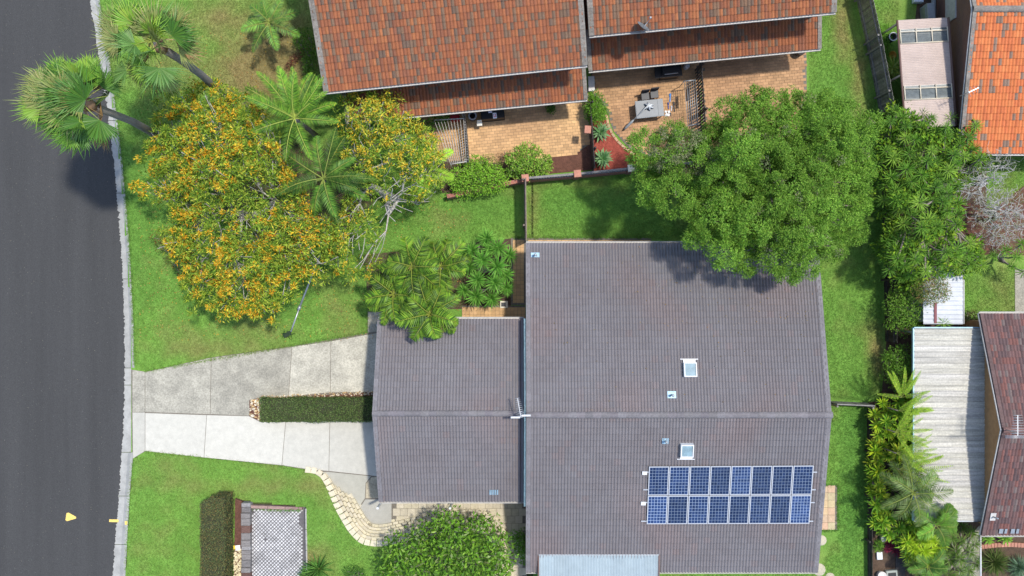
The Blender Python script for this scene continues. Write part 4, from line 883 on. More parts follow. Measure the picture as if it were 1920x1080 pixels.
for k, (px, py, lb) in enumerate(((1207.5, 183, 'dark outdoor chair left of its pair behind the table'), (1224.5, 179.5, 'dark outdoor chair right of its pair behind the table'))):
    q = W(px, py, .14); c = thing('outdoor_chair', q, lb, 'chair', 'dark chairs at the outdoor table'); zz = lambda z: Vector((q.x, q.y, .14 + z))
    rotbox('seat', 'dark_metal', c, zz(.42), (.42, .44, .04), ta, bev=.01); rotbox('backrest', 'chairmesh' if 'chairmesh' in MATS else mat('chairmesh', (.045, .04, .042), .8, (60, .3)).name, c, zz(.68) + ey * .21, (.42, .05, .46), ta, bev=.01)
    for sx in (-1, 1):
        for sy in (-1, 1): rotbox('leg', 'dark_metal', c, zz(.2) + ex * sx * .18 + ey * sy * .18, (.035, .035, .4), ta)
um = thing('folded_umbrella', W(1195, 220, .14), 'closed grey umbrella leaning across the glass table', 'umbrella'); a, b = W(1219, 193.5, 1.35), W(1170, 243, .3)
MB().tube([a, b], .03, 8).obj('pole', 'galv', um); d = (b - a).normalized(); MB().tube([b - d * .75, b - d * .6, b - d * .2, b], [.035, .075, .07, .045], 8).obj('handle', 'grey_plastic', um)
m = MB(); cc = W(1216, 200, .9)
for k in range(9): a2 = rnd.uniform(0, 6.28); m.tube([cc + Vector((0, 0, .35)), cc + Vector((math.cos(a2) * .14, math.sin(a2) * .14, .12)), cc + Vector((math.cos(a2) * .3, math.sin(a2) * .22, .01))], [.03, .05, .02], 5, (.6, .63, .66))
m.obj('fabric', 'plain', um)
# barbecue
B = thing('barbecue', W(1258, 135, .14), 'black hooded barbecue with chrome handle under the eave', 'barbecue'); q = W(1256, 134, .8); rotbox('cabinet', 'black_plastic', B, (q.x, q.y, .5), (.95, .55, .7), ta, bev=.02); rotbox('shelf', 'black_plastic', B, (q.x - .1, q.y - .02, .87), (1.45, .6, .04), ta)
m = MB()
for k in range(6): th = math.pi * k / 6; m.box((q.x, q.y + .05 + .2 * math.cos(th), .92 + .2 * math.sin(th)), (.9, .16, .05), ta)
m.obj('hood', 'black_plastic', B); MB().tube([Vector((q.x, q.y, 1.12)) - ex * .36 - ey * .2, Vector((q.x, q.y, 1.12)) + ex * .36 - ey * .2], .022, 6).obj('handle', 'steel', B)
q = W(1286, 126, .14); G = MB(); G.lathe((q.x, q.y, .14), [(.15, 0), (.16, .05), (.16, .36), (.1, .44), (.03, .46), (.001, .46)], 14, (.5, .5, .52)); G = G.obj('gas_bottle', 'plain', label='small grey gas bottle beside the barbecue', cat='gas bottle'); MB().tube([Vector((q.x - .09, q.y, .6)), Vector((q.x - .09, q.y, .68)), Vector((q.x + .09, q.y, .68)), Vector((q.x + .09, q.y, .6))], .015, 5).obj('collar', 'galv', G)
# tools lying on the paving
for px, py, w, h, rz, c, nm, lb in ((1256.5, 183, .10, .46, -.05, (.05, .22, .55), 'spirit_level', 'bright blue strip lying on the paving right of the table'), (1253, 198, .09, .36, .06, (.03, .05, .22), 'hand_tool', 'dark blue tool lying below the bright blue strip'), (1259, 203, .09, .28, -.1, (.5, .5, .55), 'hand_tool', 'small silver tool in the middle of the scattered tools'), (1263.5, 200, .10, .55, .12, (.05, .045, .045), 'hand_tool', 'long dark tool rightmost of the scattered tools'), (1257.5, 215, .07, .22, .3, (.06, .06, .06), 'hand_tool', 'short black tool lowest of the scattered tools')):
    q = W(px, py, .16); m = MB(); m.box(q, (w * .6, h, .04), rz, c, bev=.01); m.box(q + Vector((0, h * .3, .01)), (w, h * .3, .05), rz, tuple(v * .8 for v in c), bev=.01); m.obj(nm, 'plain', label=lb, cat='tool')
q = W(1251, 212, .16); m = MB()
for k in range(7): m.box(q + Vector((rnd.uniform(-.09, .09), rnd.uniform(-.12, .1), .01 * k)), (.11, .13, .012), rnd.uniform(0, 3), (.62, .63, .62))
m.obj('cloth', 'plain', label='crumpled white cloth at the table corner', cat='cloth')
# clothes frames
def clothes(label, pts, z, n, m='steel', r=.016, legs=True):
    P4 = [W(x, y, z) for x, y in pts]; c = thing('clothes_line', sum((W(x, y, .14) for x, y in pts), Vector()) / 4, label, 'clothes line')
    for a, b in ((0, 1), (3, 2)): MB().tube([P4[a], P4[b]], .025, 6).obj('arm', m, c)
    for k in range(n): MB().tube([P4[0].lerp(P4[1], k / (n - 1)), P4[3].lerp(P4[2], k / (n - 1))], r, 4).obj('line', m, c)
    for k in range(4): MB().tube([P4[k], Vector((P4[k].x, P4[k].y, .14))], .022, 6).obj('post', m, c)
clothes('folding clothes line with pale bars beside the orange tree', ((814, 225), (869, 222), (874, 303), (845, 308)), 1.5, 10, 'gutter_pale')
clothes('folding clothes line with dark bars beside the slatted fence', ((1283, 152), (1304, 150), (1309, 232), (1290, 236)), 1.45, 6, 'galv')
q = W(1287, 180, .9); MB().box((q.x, q.y, 1.2), (.1, .62, .3), .03, (.6, .6, .7), bev=.03).obj('hanging_towel', 'dark_metal', label='dark towel hanging on the clothes line', cat='towel')
# stored things under the left verandah
q = W(924, 216, .3); cb = MB().box((q.x, q.y, .55), (1.25, .62, .8), ta, bev=.03).obj('storage_box', 'black_plastic', label='black storage box with a white label under the verandah eave', cat='storage box')
l_ = Vector((q.x + .12, q.y - .16, .957)); MB().box(l_, (.2, .3, .012), ta, (.8, .8, .82)).obj('label', 'plain', cb); m = MB()
for ox, oy, sx, sy in ((-.045, .02, .028, .15), (.045, .02, .028, .15), (0, -.06, .118, .028)): m.box(l_ + ex * ox + ey * oy + Vector((0, 0, .009)), (sx, sy, .01), ta, (.62, .03, .06))
m.obj('red_letter_u', 'plain', cb); MB().box(Vector((q.x - .12, q.y + .03, .957)), (.2, .09, .012), ta, (.75, .7, .75)).obj('label', 'plain', cb)
q = W(886, 218, .5); m = MB()
for k in range(16): a1, a2 = k * math.pi / 8, (k + 1) * math.pi / 8; m.tube([Vector((q.x + .2 * math.cos(a1), q.y + .2 * math.sin(a1), .66)), Vector((q.x + .2 * math.cos(a2), q.y + .2 * math.sin(a2), .66))], .045, 6, (.35, .36, .37))
m.lathe((q.x, q.y, .14), [(.2, 0), (.22, .5), (.17, .5), (.15, .1), (.001, .1)], 16, (.03, .03, .03)); m.obj('round_bin', 'plain', label='round black bin with grey rim under the verandah eave', cat='bin')
q = W(899, 228, .7); m = MB(); m.box((q.x, q.y, .8), (.26, .05, .35), .1, (.6, .58, .5)); m.box((q.x, q.y - .12, .66), (.28, .2, .05), .1, (.62, .6, .52), bev=.01); m.box((q.x, q.y, .38), (.08, .08, .46), 0, (.5, .48, .42)); m.obj('garden_bracket', 'plain', label='small cream bracket standing before the black storage box', cat='bracket')
q = W(853, 222, .4); m = MB(); m.box((q.x, q.y, .4), (.5, .3, .5), ta, (.35, .02, .03), bev=.03); m.tube([Vector((q.x - .2, q.y - .1, .66)), Vector((q.x, q.y - .2, .75)), Vector((q.x + .2, q.y - .1, .66))], .02, 6, (.4, .03, .03)); m.obj('red_crate', 'plain', label='red crate tucked under the verandah eave', cat='crate')
q = W(1033, 205, .14); m = MB(); m.lathe((q.x, q.y, .14), [(.14, 0), (.2, .3), (.22, .32), (.19, .32), (.18, .28), (.001, .28)], 16, (.03, .03, .03)); m.obj('plant_pot', 'plain', label='dark round pot on the left courtyard paving', cat='pot')
q = W(1108.5, 158, .3); m = MB(); m.box((q.x, q.y, .42), (.34, .8, .08), .04, (.55, .53, .5), bev=.01); m.box((q.x, q.y + .25, .26), (.28, .1, .24), .04, (.45, .44, .42)); m.box((q.x, q.y - .25, .26), (.28, .1, .24), .04, (.45, .44, .42)); m.obj('stone_bench', 'plain', label='small pale stone bench beside the dividing fence', cat='bench')
q = W(1496, 98, .14); m = MB(); m.lathe((q.x, q.y, .14), [(.2, 0), (.27, .2), (.28, .5), (.25, .52), (.22, .45), (.001, .45)], 16, (.05, .04, .035)); m.obj('plant_pot', 'plain', label='dark pot under the eave at the right courtyard', cat='pot')
# neighbour side (top right)
q = W(1739, 27, .5); A = thing('air_conditioner', W(1739, 27, .12), 'grey air conditioner box above the pergola', 'air conditioner'); rotbox('casing', 'grey_plastic', A, (q.x, q.y, .52), (.4, .95, .8), R(4), bev=.02); rotbox('grille', 'galv', A, (q.x - .22, q.y, .5), (.03, .6, .5), R(4))
MB().tube([W(1749, -60, .6), W(1751, 34, .6)], .12, 8).obj('rainwater_pipe', 'grey_plastic', label='grey pipe running along the brown brick wall', cat='pipe')
q = W(1676, 68, 1.); m = MB()
for k in range(20): a1, a2 = k * math.pi / 10, (k + 1) * math.pi / 10; m.tube([Vector((q.x + .21 * math.cos(a1), q.y + .21 * math.sin(a1), .95)), Vector((q.x + .21 * math.cos(a2), q.y + .21 * math.sin(a2), .95))], .03, 6, (.75, .75, .75), cap=False)
m.lathe((q.x, q.y, .11), [(.2, 0), (.22, .8), (.18, .82), (.16, .6), (.001, .6)], 16, (.04, .045, .04)); m.obj('rubbish_bin', 'plain', label='dark bin with a white ring rim left of the pergola', cat='bin')
q = W(1672, 104, .4); m = MB(); m.lathe((q.x, q.y, .11), [(.16, 0), (.2, .36), (.22, .38), (.19, .38), (.17, .34), (.001, .33)], 16, (.55, .25, .03)); m.obj('orange_pot', 'plain', label='orange pot left of the pergola above the spiky plant', cat='pot')
MB().box(W(1721, 0, .3), (.5, .3, .3), 0, (.55, .6, .66), bev=.03).obj('blue_tub', 'plain', label='pale blue tub at the top edge above the air conditioner', cat='tub')
# garden bed clutter (bottom right)
q = W(1649, 1042, .2); MB().box(q, (.3, .4, .1), .05, (.72, .74, .74), bev=.02).obj('white_board', 'plain', label='white rectangular board on the soil bed', cat='board')
for px, py, rr, c, lb in ((1653, 1008, .16, (.33, .34, .35), 'round grey concrete pot beside the lime shrub'), (1650, 1077, .24, (.62, .58, .52), 'cream round pot at the lower edge of the bed')):
    q = W(px, py, .12); m = MB(); m.lathe((q.x, q.y, .1), [(rr * .8, 0), (rr, .3), (rr * .92, .32), (rr * .8, .26), (.001, .26)], 18, c); m.obj('garden_pot', 'plain', label=lb, cat='pot')
q = W(1671, 1077, .2); m = MB(); m.box(q, (.6, .5, .25), .1, (.3, .32, .28), bev=.03); m.box(q + Vector((0, -.02, .13)), (.42, .3, .03), .1, (.02, .02, .02)); m.obj('grey_trough', 'plain', label='grey trough beside the cream round pot', cat='trough')
sheet('black_mat', [(1681, 1020), (1698, 1018), (1697, 1100), (1678, 1100)], .16, 'dark_fence', .05, label='black strip of matting lying on the soil bed', cat='matting')
sheet('grey_path', [(1795, 1030), (1837, 985), (1838, 1100), (1800, 1110)], .13, 'concrete_old', .04, kind='structure', label='dark grey path between dracaenas and white post')
MB().tube([W(1838.5, 1003, .9), W(1839, 1110, .9)], .045, 6).obj('white_rail', 'white_paint', label='long white rail below the maroon roof corner', cat='rail')
be = thing('brick_edging', W(1880, 1022, .1), 'curved red brick edging in the bed below the maroon roof', 'edging')
for k in range(16):
    x = 1842 + k * 6.2; y = 1025 - 4 * math.sin(k / 15 * 3.0) ; m = MB(); v = rnd.uniform(.85, 1.15); m.col = (.42 * v, .2 * v, .14 * v); m.box(W(x, y, .16), (.16, .24, .1), rnd.uniform(-.06, .06), bev=.01); m.obj('brick', 'paver_red', be)
MB().box(W(945, 571, .15), (.42, .38, .08), 0, (.66, .6, .48), bev=.02).obj('drain_surround', 'plain', label='square cream drain surround beside the yucca clump', cat='drain')
MB().box(W(944, 571, .20), (.24, .22, .02), 0).obj('drain_grate', 'dark_metal', label='dark grate inside the cream drain surround', cat='grate')
MB().box(W(913, 997, .15), (.28, .26, .05), 0).obj('paving_grate', 'dark_metal', label='small dark grate in the cream pavers', cat='grate')
# ================================================================ PLANTS
def unit_rows(A): return A / np.maximum(1e-9, np.linalg.norm(A, axis=1, keepdims=True))
def leaves(P, D, N, L, Wd, C, cup=.18, mid=.45):
    """fold-along-midrib leaves: arrays -> V, F, C"""
    P = np.asarray(P, float); n = len(P); D = unit_rows(np.asarray(D, float)); N = np.asarray(N, float); S_ = unit_rows(np.cross(D, N)); N2 = np.cross(S_, D)
    L = np.broadcast_to(L, n)[:, None]; Wd = np.broadcast_to(Wd, n)[:, None]
    V = np.empty((n, 4, 3)); V[:, 0] = P; V[:, 1] = P + D * L * mid + S_ * Wd / 2 + N2 * Wd * cup; V[:, 2] = P + D * L; V[:, 3] = P + D * L * mid - S_ * Wd / 2 + N2 * Wd * cup
    i = np.arange(n)[:, None] * 4; F = np.concatenate([i + [0, 1, 2], i + [0, 2, 3]], 1).reshape(-1, 3)
    return V.reshape(-1, 3), F, np.repeat(np.clip(C, 0, 1), 2, 0)
class LC:
    def __init__(s): s.V = []; s.F = []; s.C = []; s.n = 0
    def add(s, V, F, C): s.V.append(V); s.F.append(F + s.n); s.C.append(C); s.n += len(V)
    def mesh(s, name, m):
        me = npmesh(name, np.concatenate(s.V), np.concatenate(s.F), np.concatenate(s.C)); off = centred(me); me.materials.append(MATS[m]); return me, off
    def obj(s, name, m, parent, **t): me, off = s.mesh(name, m); return link(name, me, None, off, parent, **t)
def palette(n, pal, w=None, jit=.16):
    pal = np.array(pal, float); k = rng.choice(len(pal), n, p=None if w is None else np.array(w, float) / sum(w)); return pal[k] * rng.uniform(1 - jit, 1 + jit, (n, 1)) * rng.uniform(.93, 1.07, (n, 3))
def lobes(poly, zt, ze, mind, tries=4000, pw=.6, jit=.25):
    xs = [p[0] for p in poly]; ys = [p[1] for p in poly]; pts = []; 
    for _ in range(tries):
        x, y = rnd.uniform(min(xs), max(xs)), rnd.uniform(min(ys), max(ys))
        if inpoly(x, y, poly) and all((x - a) ** 2 + (y - b) ** 2 > mind * mind for a, b in pts): pts.append((x, y))
    ds = [edgedist(x, y, poly) for x, y in pts]; mx = max(ds); out = []
    for (x, y), d in zip(pts, ds):
        z = ze + (zt - ze) * min(1, d / mx) ** pw + rnd.gauss(0, jit); out.append((W(x, y, max(.2, z)), x, y, d))
    return out
def puff(lc, c, r, n, L, wd, pal, w=None, flat=.75, up=.35, inner=.35, jit=.16, out=.8, nb=None):
    d = unit_rows(rng.normal(0, 1, (n, 3)) + np.array((0, 0, up))); rr = r * (inner + (1 - inner) * rng.uniform(0, 1, n) ** .5)
    P = np.array(c) + d * rr[:, None] * np.array((1, 1, flat)); D = unit_rows(d * out + rng.normal(0, .55, (n, 3))); N = unit_rows(d * .7 + rng.normal(0, .42, (n, 3)) + (np.array((0, 0, .5)) if nb is None else np.array(nb) * .9))
    lc.add(*leaves(P, D, N, L * rng.uniform(.7, 1.3, n), wd * rng.uniform(.75, 1.25, n), palette(n, pal, w, jit)))
def skeleton(base, fork, tips, m='bark', r0=.22, rmin=.018, name='trunk', parent=None, jit=.12, lean=.72):
    """limbs grown from the fork to every tip; each tip joins the nearest node closer to the fork"""
    base, fork = Vector(base), Vector(fork); nodes = [base, fork]; par = [-1, 0]; order = sorted(range(len(tips)), key=lambda k: (Vector(tips[k]) - fork).length)
    for k in order:
        p = Vector(tips[k]); dp = (p - fork).length; best = 1; bs = 1e9
        for i in range(1, len(nodes)):
            q = nodes[i]
            if (q - fork).length < dp * lean + .01:
                sc = (p - q).length * (1.25 if q.z > p.z else 1)
                if sc < bs: bs, best = sc, i
        q = nodes[best]; mid = q.lerp(p, .5) + Vector((rnd.gauss(0, jit), rnd.gauss(0, jit), rnd.gauss(0, jit) - .04 * (p - q).length)); nodes.append(mid); par.append(best); nodes.append(p); par.append(len(nodes) - 2)
    cnt = [0.] * len(nodes); kids = set(par)
    for i in range(len(nodes) - 1, 0, -1):
        if i not in kids: cnt[i] = 1
        cnt[par[i]] += cnt[i]
    tot = max(1, cnt[1]); rad = [max(rmin, r0 * (max(c, .6) / tot) ** .5) for c in cnt]; rad[0] = r0 * 1.25; mb = MB()
    for i in range(1, len(nodes)):
        n = 8 if rad[i] > .08 else 5 if rad[i] > .03 else 4
        mb.tube([nodes[par[i]], nodes[i]], [min(rad[par[i]], rad[i] * 1.35) if par[i] else rad[0], rad[i]], n, cap=False)
    return mb.obj(name, m, parent)
def shrub(name, label, cat, poly, zt, ze, mind, r, n, L, wd, pal, w=None, mtl='leaf', group=None, stems=True, bark='bark', **kw):
    cx = sum(p[0] for p in poly) / len(poly); cy = sum(p[1] for p in poly) / len(poly); top = W(cx, cy, zt * .7); b = Vector((top.x, top.y, .1)); t = thing(name, b, label, cat, group)
    lb = lobes(poly, zt, ze, mind, jit=kw.pop('zj', .12), pw=kw.pop('pw', .6)); lc = LC()
    for c, x, y, d in lb: puff(lc, c, r * rnd.uniform(.8, 1.2), n, L, wd, pal, w, **kw)
    lc.obj('crown', mtl, t)
    if stems: skeleton(b, b + Vector((0, 0, min(.5, zt * .25))), [l[0] for l in lb], bark, r0=.03 + .018 * zt, rmin=.008, name='trunk', parent=t, jit=.05)
    return t

# ---- large green tree
GP = [(1180, 270), (1215, 238), (1262, 240), (1300, 258), (1335, 235), (1342, 202), (1400, 175), (1440, 168), (1500, 190), (1560, 175), (1612, 186), (1640, 240), (1645, 290), (1624, 330), (1616, 400), (1606, 445), (1600, 485), (1550, 498), (1528, 508), (1490, 528), (1450, 508), (1380, 508), (1330, 488), (1292, 450), (1277, 425), (1285, 395), (1215, 408), (1196, 380), (1212, 335), (1185, 297)]
gt = thing('green_tree', W(1345, 372, .1), 'broad dense bright green tree between the red and grey roofs', 'tree')
gl = [l for l in lobes(GP, 7.2, 4.7, 35, 20000, .45, .5) if l[3] > 3]; lc = LC(); mainp = [(.145, .295, .034), (.20, .37, .044), (.105, .23, .03), (.25, .42, .06), (.17, .29, .05)]; greyp = [(.21, .25, .11), (.17, .21, .085), (.28, .27, .16)]
for c, x, y, d in gl:
    R_ = min(rnd.uniform(.8, 1.1), max(.55, d / 26)); tone = rnd.uniform(.86, 1.14); sp_n = int(40 * R_ * R_) + 8; puff(lc, c - Vector((0, 0, .75)), R_ * .95, int(420 * R_ * R_), .15, .06, mainp, up=.2, inner=.3)
    for k in range(sp_n):
        dv = Vector((rnd.gauss(0, 1), rnd.gauss(0, 1), rnd.gauss(.45, .6))).normalized(); cc = c + Vector((dv.x * R_ * .86, dv.y * R_ * .86, dv.z * R_ * .95))
        gy = rnd.random() < .02 or math.hypot(x - 1275, y - 275) < 25 and rnd.random() < .6
        puff(lc, cc, rnd.uniform(.15, .27), 90 if not gy else 50, .11, .037, [tuple(v * tone for v in q) for q in (greyp if gy else mainp)], up=.4, flat=.85, inner=.1, jit=.25, nb=dv * 1.7)
lc.obj('crown', 'leaf', gt); skeleton(W(1345, 372, .05), W(1352, 368, 1.7), [l[0] for l in gl], 'bark', .26, .014, 'trunk', gt)

# ---- orange and yellow flowering trees
gA = [(.22, .33, .032), (.31, .41, .045), (.13, .23, .028), (.38, .44, .06), (.10, .19, .025)]
oA = [(.68, .43, .025), (.72, .53, .045), (.62, .31, .02), (.66, .55, .07), (.52, .23, .02)]
yB = [(.70, .54, .05), (.60, .50, .06), (.74, .45, .03), (.46, .46, .07)]
def flower_tree(label, poly, base, fork, mind, zt, ze, oprob, flowers, limb_r, n0=48, bare=lambda x, y: .08):
    t = thing('flowering_tree', base, label, 'tree'); lb = lobes(poly, zt, ze, mind, 14000, .5, .4); lc = LC(); tips = []
    for c, x, y, d in lb:
        o = oprob(x, y); k = rnd.choice((.5, .7, .9, 1.1, 1.5)) * rnd.uniform(.85, 1.15); tips.append(c - Vector((0, 0, .15)))
        if rnd.random() < bare(x, y): continue
        for q in range(4):
            cc = c + Vector((rnd.gauss(0, .24), rnd.gauss(0, .24), rnd.gauss(0, .16))); nn = int(n0 * rnd.uniform(.35, 1.0)); puff(lc, cc, .26 * k, nn, .21, .056, gA, up=.5, flat=.6, inner=.05, jit=.25)
            if rnd.random() < o:
                puff(lc, cc + Vector((rnd.gauss(0, .05), rnd.gauss(0, .05), .12)), rnd.uniform(.12, .26) * k, int(n0 * rnd.uniform(.25, .75)), .17, .05, flowers, up=.9, flat=.6, inner=.05, jit=.25)
    for c, x, y, d in rnd.sample(lb, len(lb) // 3):      # lower leaf layer
        puff(lc, c + Vector((rnd.gauss(0, .3), rnd.gauss(0, .3), -1.2)), .5, n0 // 2, .2, .06, gA, up=.3)
    lc.obj('crown', 'leaf', t); skeleton(base, fork, tips, 'bark_pale', limb_r, .017, 'trunk', t, jit=.14); return t
PA = [(258, 352), (292, 318), (272, 260), (300, 215), (330, 165), (400, 160), (440, 190), (472, 185), (515, 235), (535, 268), (548, 300), (550, 350), (585, 395), (615, 415), (650, 440), (640, 500), (590, 520), (560, 510), (535, 560), (515, 600), (480, 575), (430, 590), (400, 580), (350, 545), (345, 500), (290, 465), (310, 435), (335, 410), (320, 385)]
def opA(x, y):
    g_ = math.exp(-((x - 480) / 85) ** 2 - ((y - 380) / 75) ** 2); return max(.05, min(.92, .60 - .7 * g_ + 1.5 * (vn(x * .075, y * .075, 2) - .5)))
flower_tree('wide leafy tree covered in orange blossom beside the road lawn', PA, W(494, 400, .05), W(482, 402, 1.5), 13.5, 5.9, 3.3, opA, oA, .2, 48, lambda x, y: .13 + .4 * (vn(x * .09, y * .09, 7) > .6))
PB = [(655, 320), (640, 270), (640, 180), (700, 165), (745, 185), (775, 235), (820, 270), (835, 330), (812, 375), (770, 400), (740, 430), (700, 450), (705, 500), (650, 520), (600, 470), (610, 430), (650, 400), (665, 360)]
def opB(x, y): return max(.12, min(.9, .5 + .8 * (vn(x * .06, y * .06, 6) - .5) + (.25 if y < 330 else -.25)))
flower_tree('sparser tree with yellow blossom and bare grey branches beside the red verandah', PB, W(722, 365, .05), W(714, 358, 1.3), 15, 5.2, 3.0, opB, yB, .17, 36, lambda x, y: .14 + .42 * (x > 660) * (y > 300))
shrub('dark_shrub', 'thin dark brownish shrub at the left foot of the orange tree', 'shrub', [(285, 445), (320, 425), (350, 450), (370, 500), (345, 520), (310, 480)], 1.9, .7, 12, .28, 60, .12, .035, [(.085, .10, .03), (.14, .13, .035), (.20, .11, .03)])

# ---- palms
def feather_frond(az, el, L, droop, nl, ll, pal, wdt=.045, vee=.35, roll=0., fall=.25, taper=True):
    """one frond in local space, root at the origin: returns LC and rachis points"""
    n = 14; p = Vector((0, 0, 0)); pts = [p.copy()]; dirs = []; a = az; e = el; 
    for k in range(n):
        t = k / n; e2 = e - droop * (t ** 1.35); d = Vector((math.cos(a + roll * t) * math.cos(e2), math.sin(a + roll * t) * math.cos(e2), math.sin(e2))); dirs.append(d); p = p + d * (L / n); pts.append(p.copy())
    dirs.append(dirs[-1]); P = []; D = []; N = []; LL = []
    for i in range(nl):
        t = .14 + .86 * (i + .5) / nl; f = t * n; k = min(n - 1, int(f)); q = pts[k].lerp(pts[k + 1], f - k); d = dirs[k]; s = d.cross(Vector((0, 0, 1))); s = s.normalized() if s.length > 1e-4 else Vector((1, 0, 0)); up = s.cross(d)
        lf = ll * (math.sin(math.pi * min(1, .12 + .9 * t)) ** .55 if taper else 1) * rnd.uniform(.9, 1.08)
        for sg in (-1, 1):
            fw = lerp(.35, 1.1, t); dd = (s * sg + d * fw + up * (vee - fall * 2 * rnd.random() * .5) + Vector((rnd.gauss(0, .05), rnd.gauss(0, .05), rnd.gauss(0, .08) - fall))).normalized(); P.append(q[:]); D.append(dd[:]); N.append((up + s * sg * .3)[:]); LL.append(lf)
    lc = LC(); lc.add(*leaves(P, D, N, np.array(LL), wdt, palette(len(P), pal, jit=.14), cup=.25, mid=.3)); return lc, pts
def frond_obj(parent, at, lc, pts, r, stemcol, mtl='leaf_gloss', name='frond'):
    # rachis joined in as a thin three-sided tube
    mb = MB(); mb.tube(pts, [lerp(r, r * .25, k / (len(pts) - 1)) for k in range(len(pts))], 4, cap=False); V = np.array([v[:] for v in mb.v]); F = []
    for f in mb.f: F += [(f[0], f[1], f[2]), (f[0], f[2], f[3])]
    lc.add(V, np.array(F), np.tile(np.array(stemcol), (len(F), 1))); me = npmesh(name, np.concatenate(lc.V), np.concatenate(lc.F), np.concatenate(lc.C)); me.materials.append(MATS[mtl]); return link(name, me, None, at, parent)
def feather_palm(name, label, px, py, z, nf, L, ll, pal, el=(.1, 1.2), droop=(.9, 1.5), nl=34, trunk_r=.12, stem=(.30, .36, .08), group=None, az0=None, wdt=.045, base=None, dead=0, fall=.25, mtl='leaf_gloss'):
    c = W(px, py, z); b = base or Vector((c.x, c.y, .05)); t = thing(name, b, label, 'palm', group)
    MB().tube([b, b.lerp(c, .5) + Vector((rnd.gauss(0, .05), rnd.gauss(0, .05), 0)), c], [trunk_r * 1.2, trunk_r, trunk_r * .85], 9).obj('trunk', 'palm_bark', t)
    for k in range(nf):
        f = (k + .5) / nf; az = (az0 + rnd.gauss(0, 1.1)) if (az0 is not None and rnd.random() < .55) else k * 2.39996 + rnd.gauss(0, .12)
        e = lerp(el[1], el[0], f ** .8) + rnd.gauss(0, .08); tone = rnd.uniform(.6, 1.45); lc, pts = feather_frond(az, e, L * rnd.uniform(.75, 1.12), rnd.uniform(*droop), nl, ll * rnd.uniform(.85, 1.1), [tuple(v * tone for v in q) for q in pal], wdt, roll=rnd.gauss(0, .25), fall=fall); frond_obj(t, c, lc, pts, .028, stem, mtl)
    for k in range(dead):
        lc, pts = feather_frond(rnd.uniform(0, 6.28), rnd.uniform(-.2, .3), L * .8, 1.6, nl // 2, ll * .7, [(.34, .22, .10), (.26, .16, .08)], wdt * .8, fall=.5); frond_obj(t, c, lc, pts, .026, (.3, .2, .1), 'leaf', 'dead_frond')
    return t
fp = [(.14, .30, .025), (.19, .36, .035), (.10, .22, .022)]
feather_palm('feather_palm', 'tall feather palm rising between the orange tree and red roof', 552, 222, 4.6, 20, 3.0, .44, [(.11, .24, .025), (.17, .31, .03), (.075, .17, .02)], el=(.0, 1.15), droop=(.7, 1.25), nl=42, wdt=.042, az0=1.5, stem=(.42, .50, .10))
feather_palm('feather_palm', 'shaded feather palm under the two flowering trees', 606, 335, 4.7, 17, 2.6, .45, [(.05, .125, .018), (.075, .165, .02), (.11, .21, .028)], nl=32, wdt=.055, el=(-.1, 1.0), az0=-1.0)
feather_palm('feather_palm', 'bright lime palm fronds below the clothes line', 800, 318, 2.6, 8, 1.7, .5, [(.24, .44, .03), (.30, .50, .05)], nl=30, el=(.1, .8), az0=0., trunk_r=.08)
feather_palm('feather_palm', 'small thin palm at the top edge beside the red roof', 505, 42, 2.4, 11, 1.7, .42, [(.13, .28, .04), (.18, .34, .06), (.10, .19, .05)], nl=26, el=(-.1, 1.0), trunk_r=.07, dead=2)
kp = [(.085, .175, .016), (.125, .235, .02), (.18, .30, .026), (.05, .11, .014)]
for k, (px, py, z, nf, lb) in enumerate(((772, 500, 3.6, 15, 'dense glossy palm topmost of the clump above the carport'), (738, 552, 3.0, 15, 'dense glossy palm leftmost of the clump above the carport'), (806, 588, 4.0, 20, 'dense glossy palm overhanging the carport eave'), (826, 500, 2.9, 12, 'dense glossy palm nearest the yucca clump'))):
    b = W(760 + 25 * k, 530, .05) if k else None
    feather_palm('clump_palm', lb, px, py, z, nf, 1.8, .58, kp, el=(-.15, 1.15), droop=(.7, 1.7), nl=19, wdt=.085, group='palms in the clump above the carport', base=b, dead=1, fall=.3, stem=(.30, .34, .06))
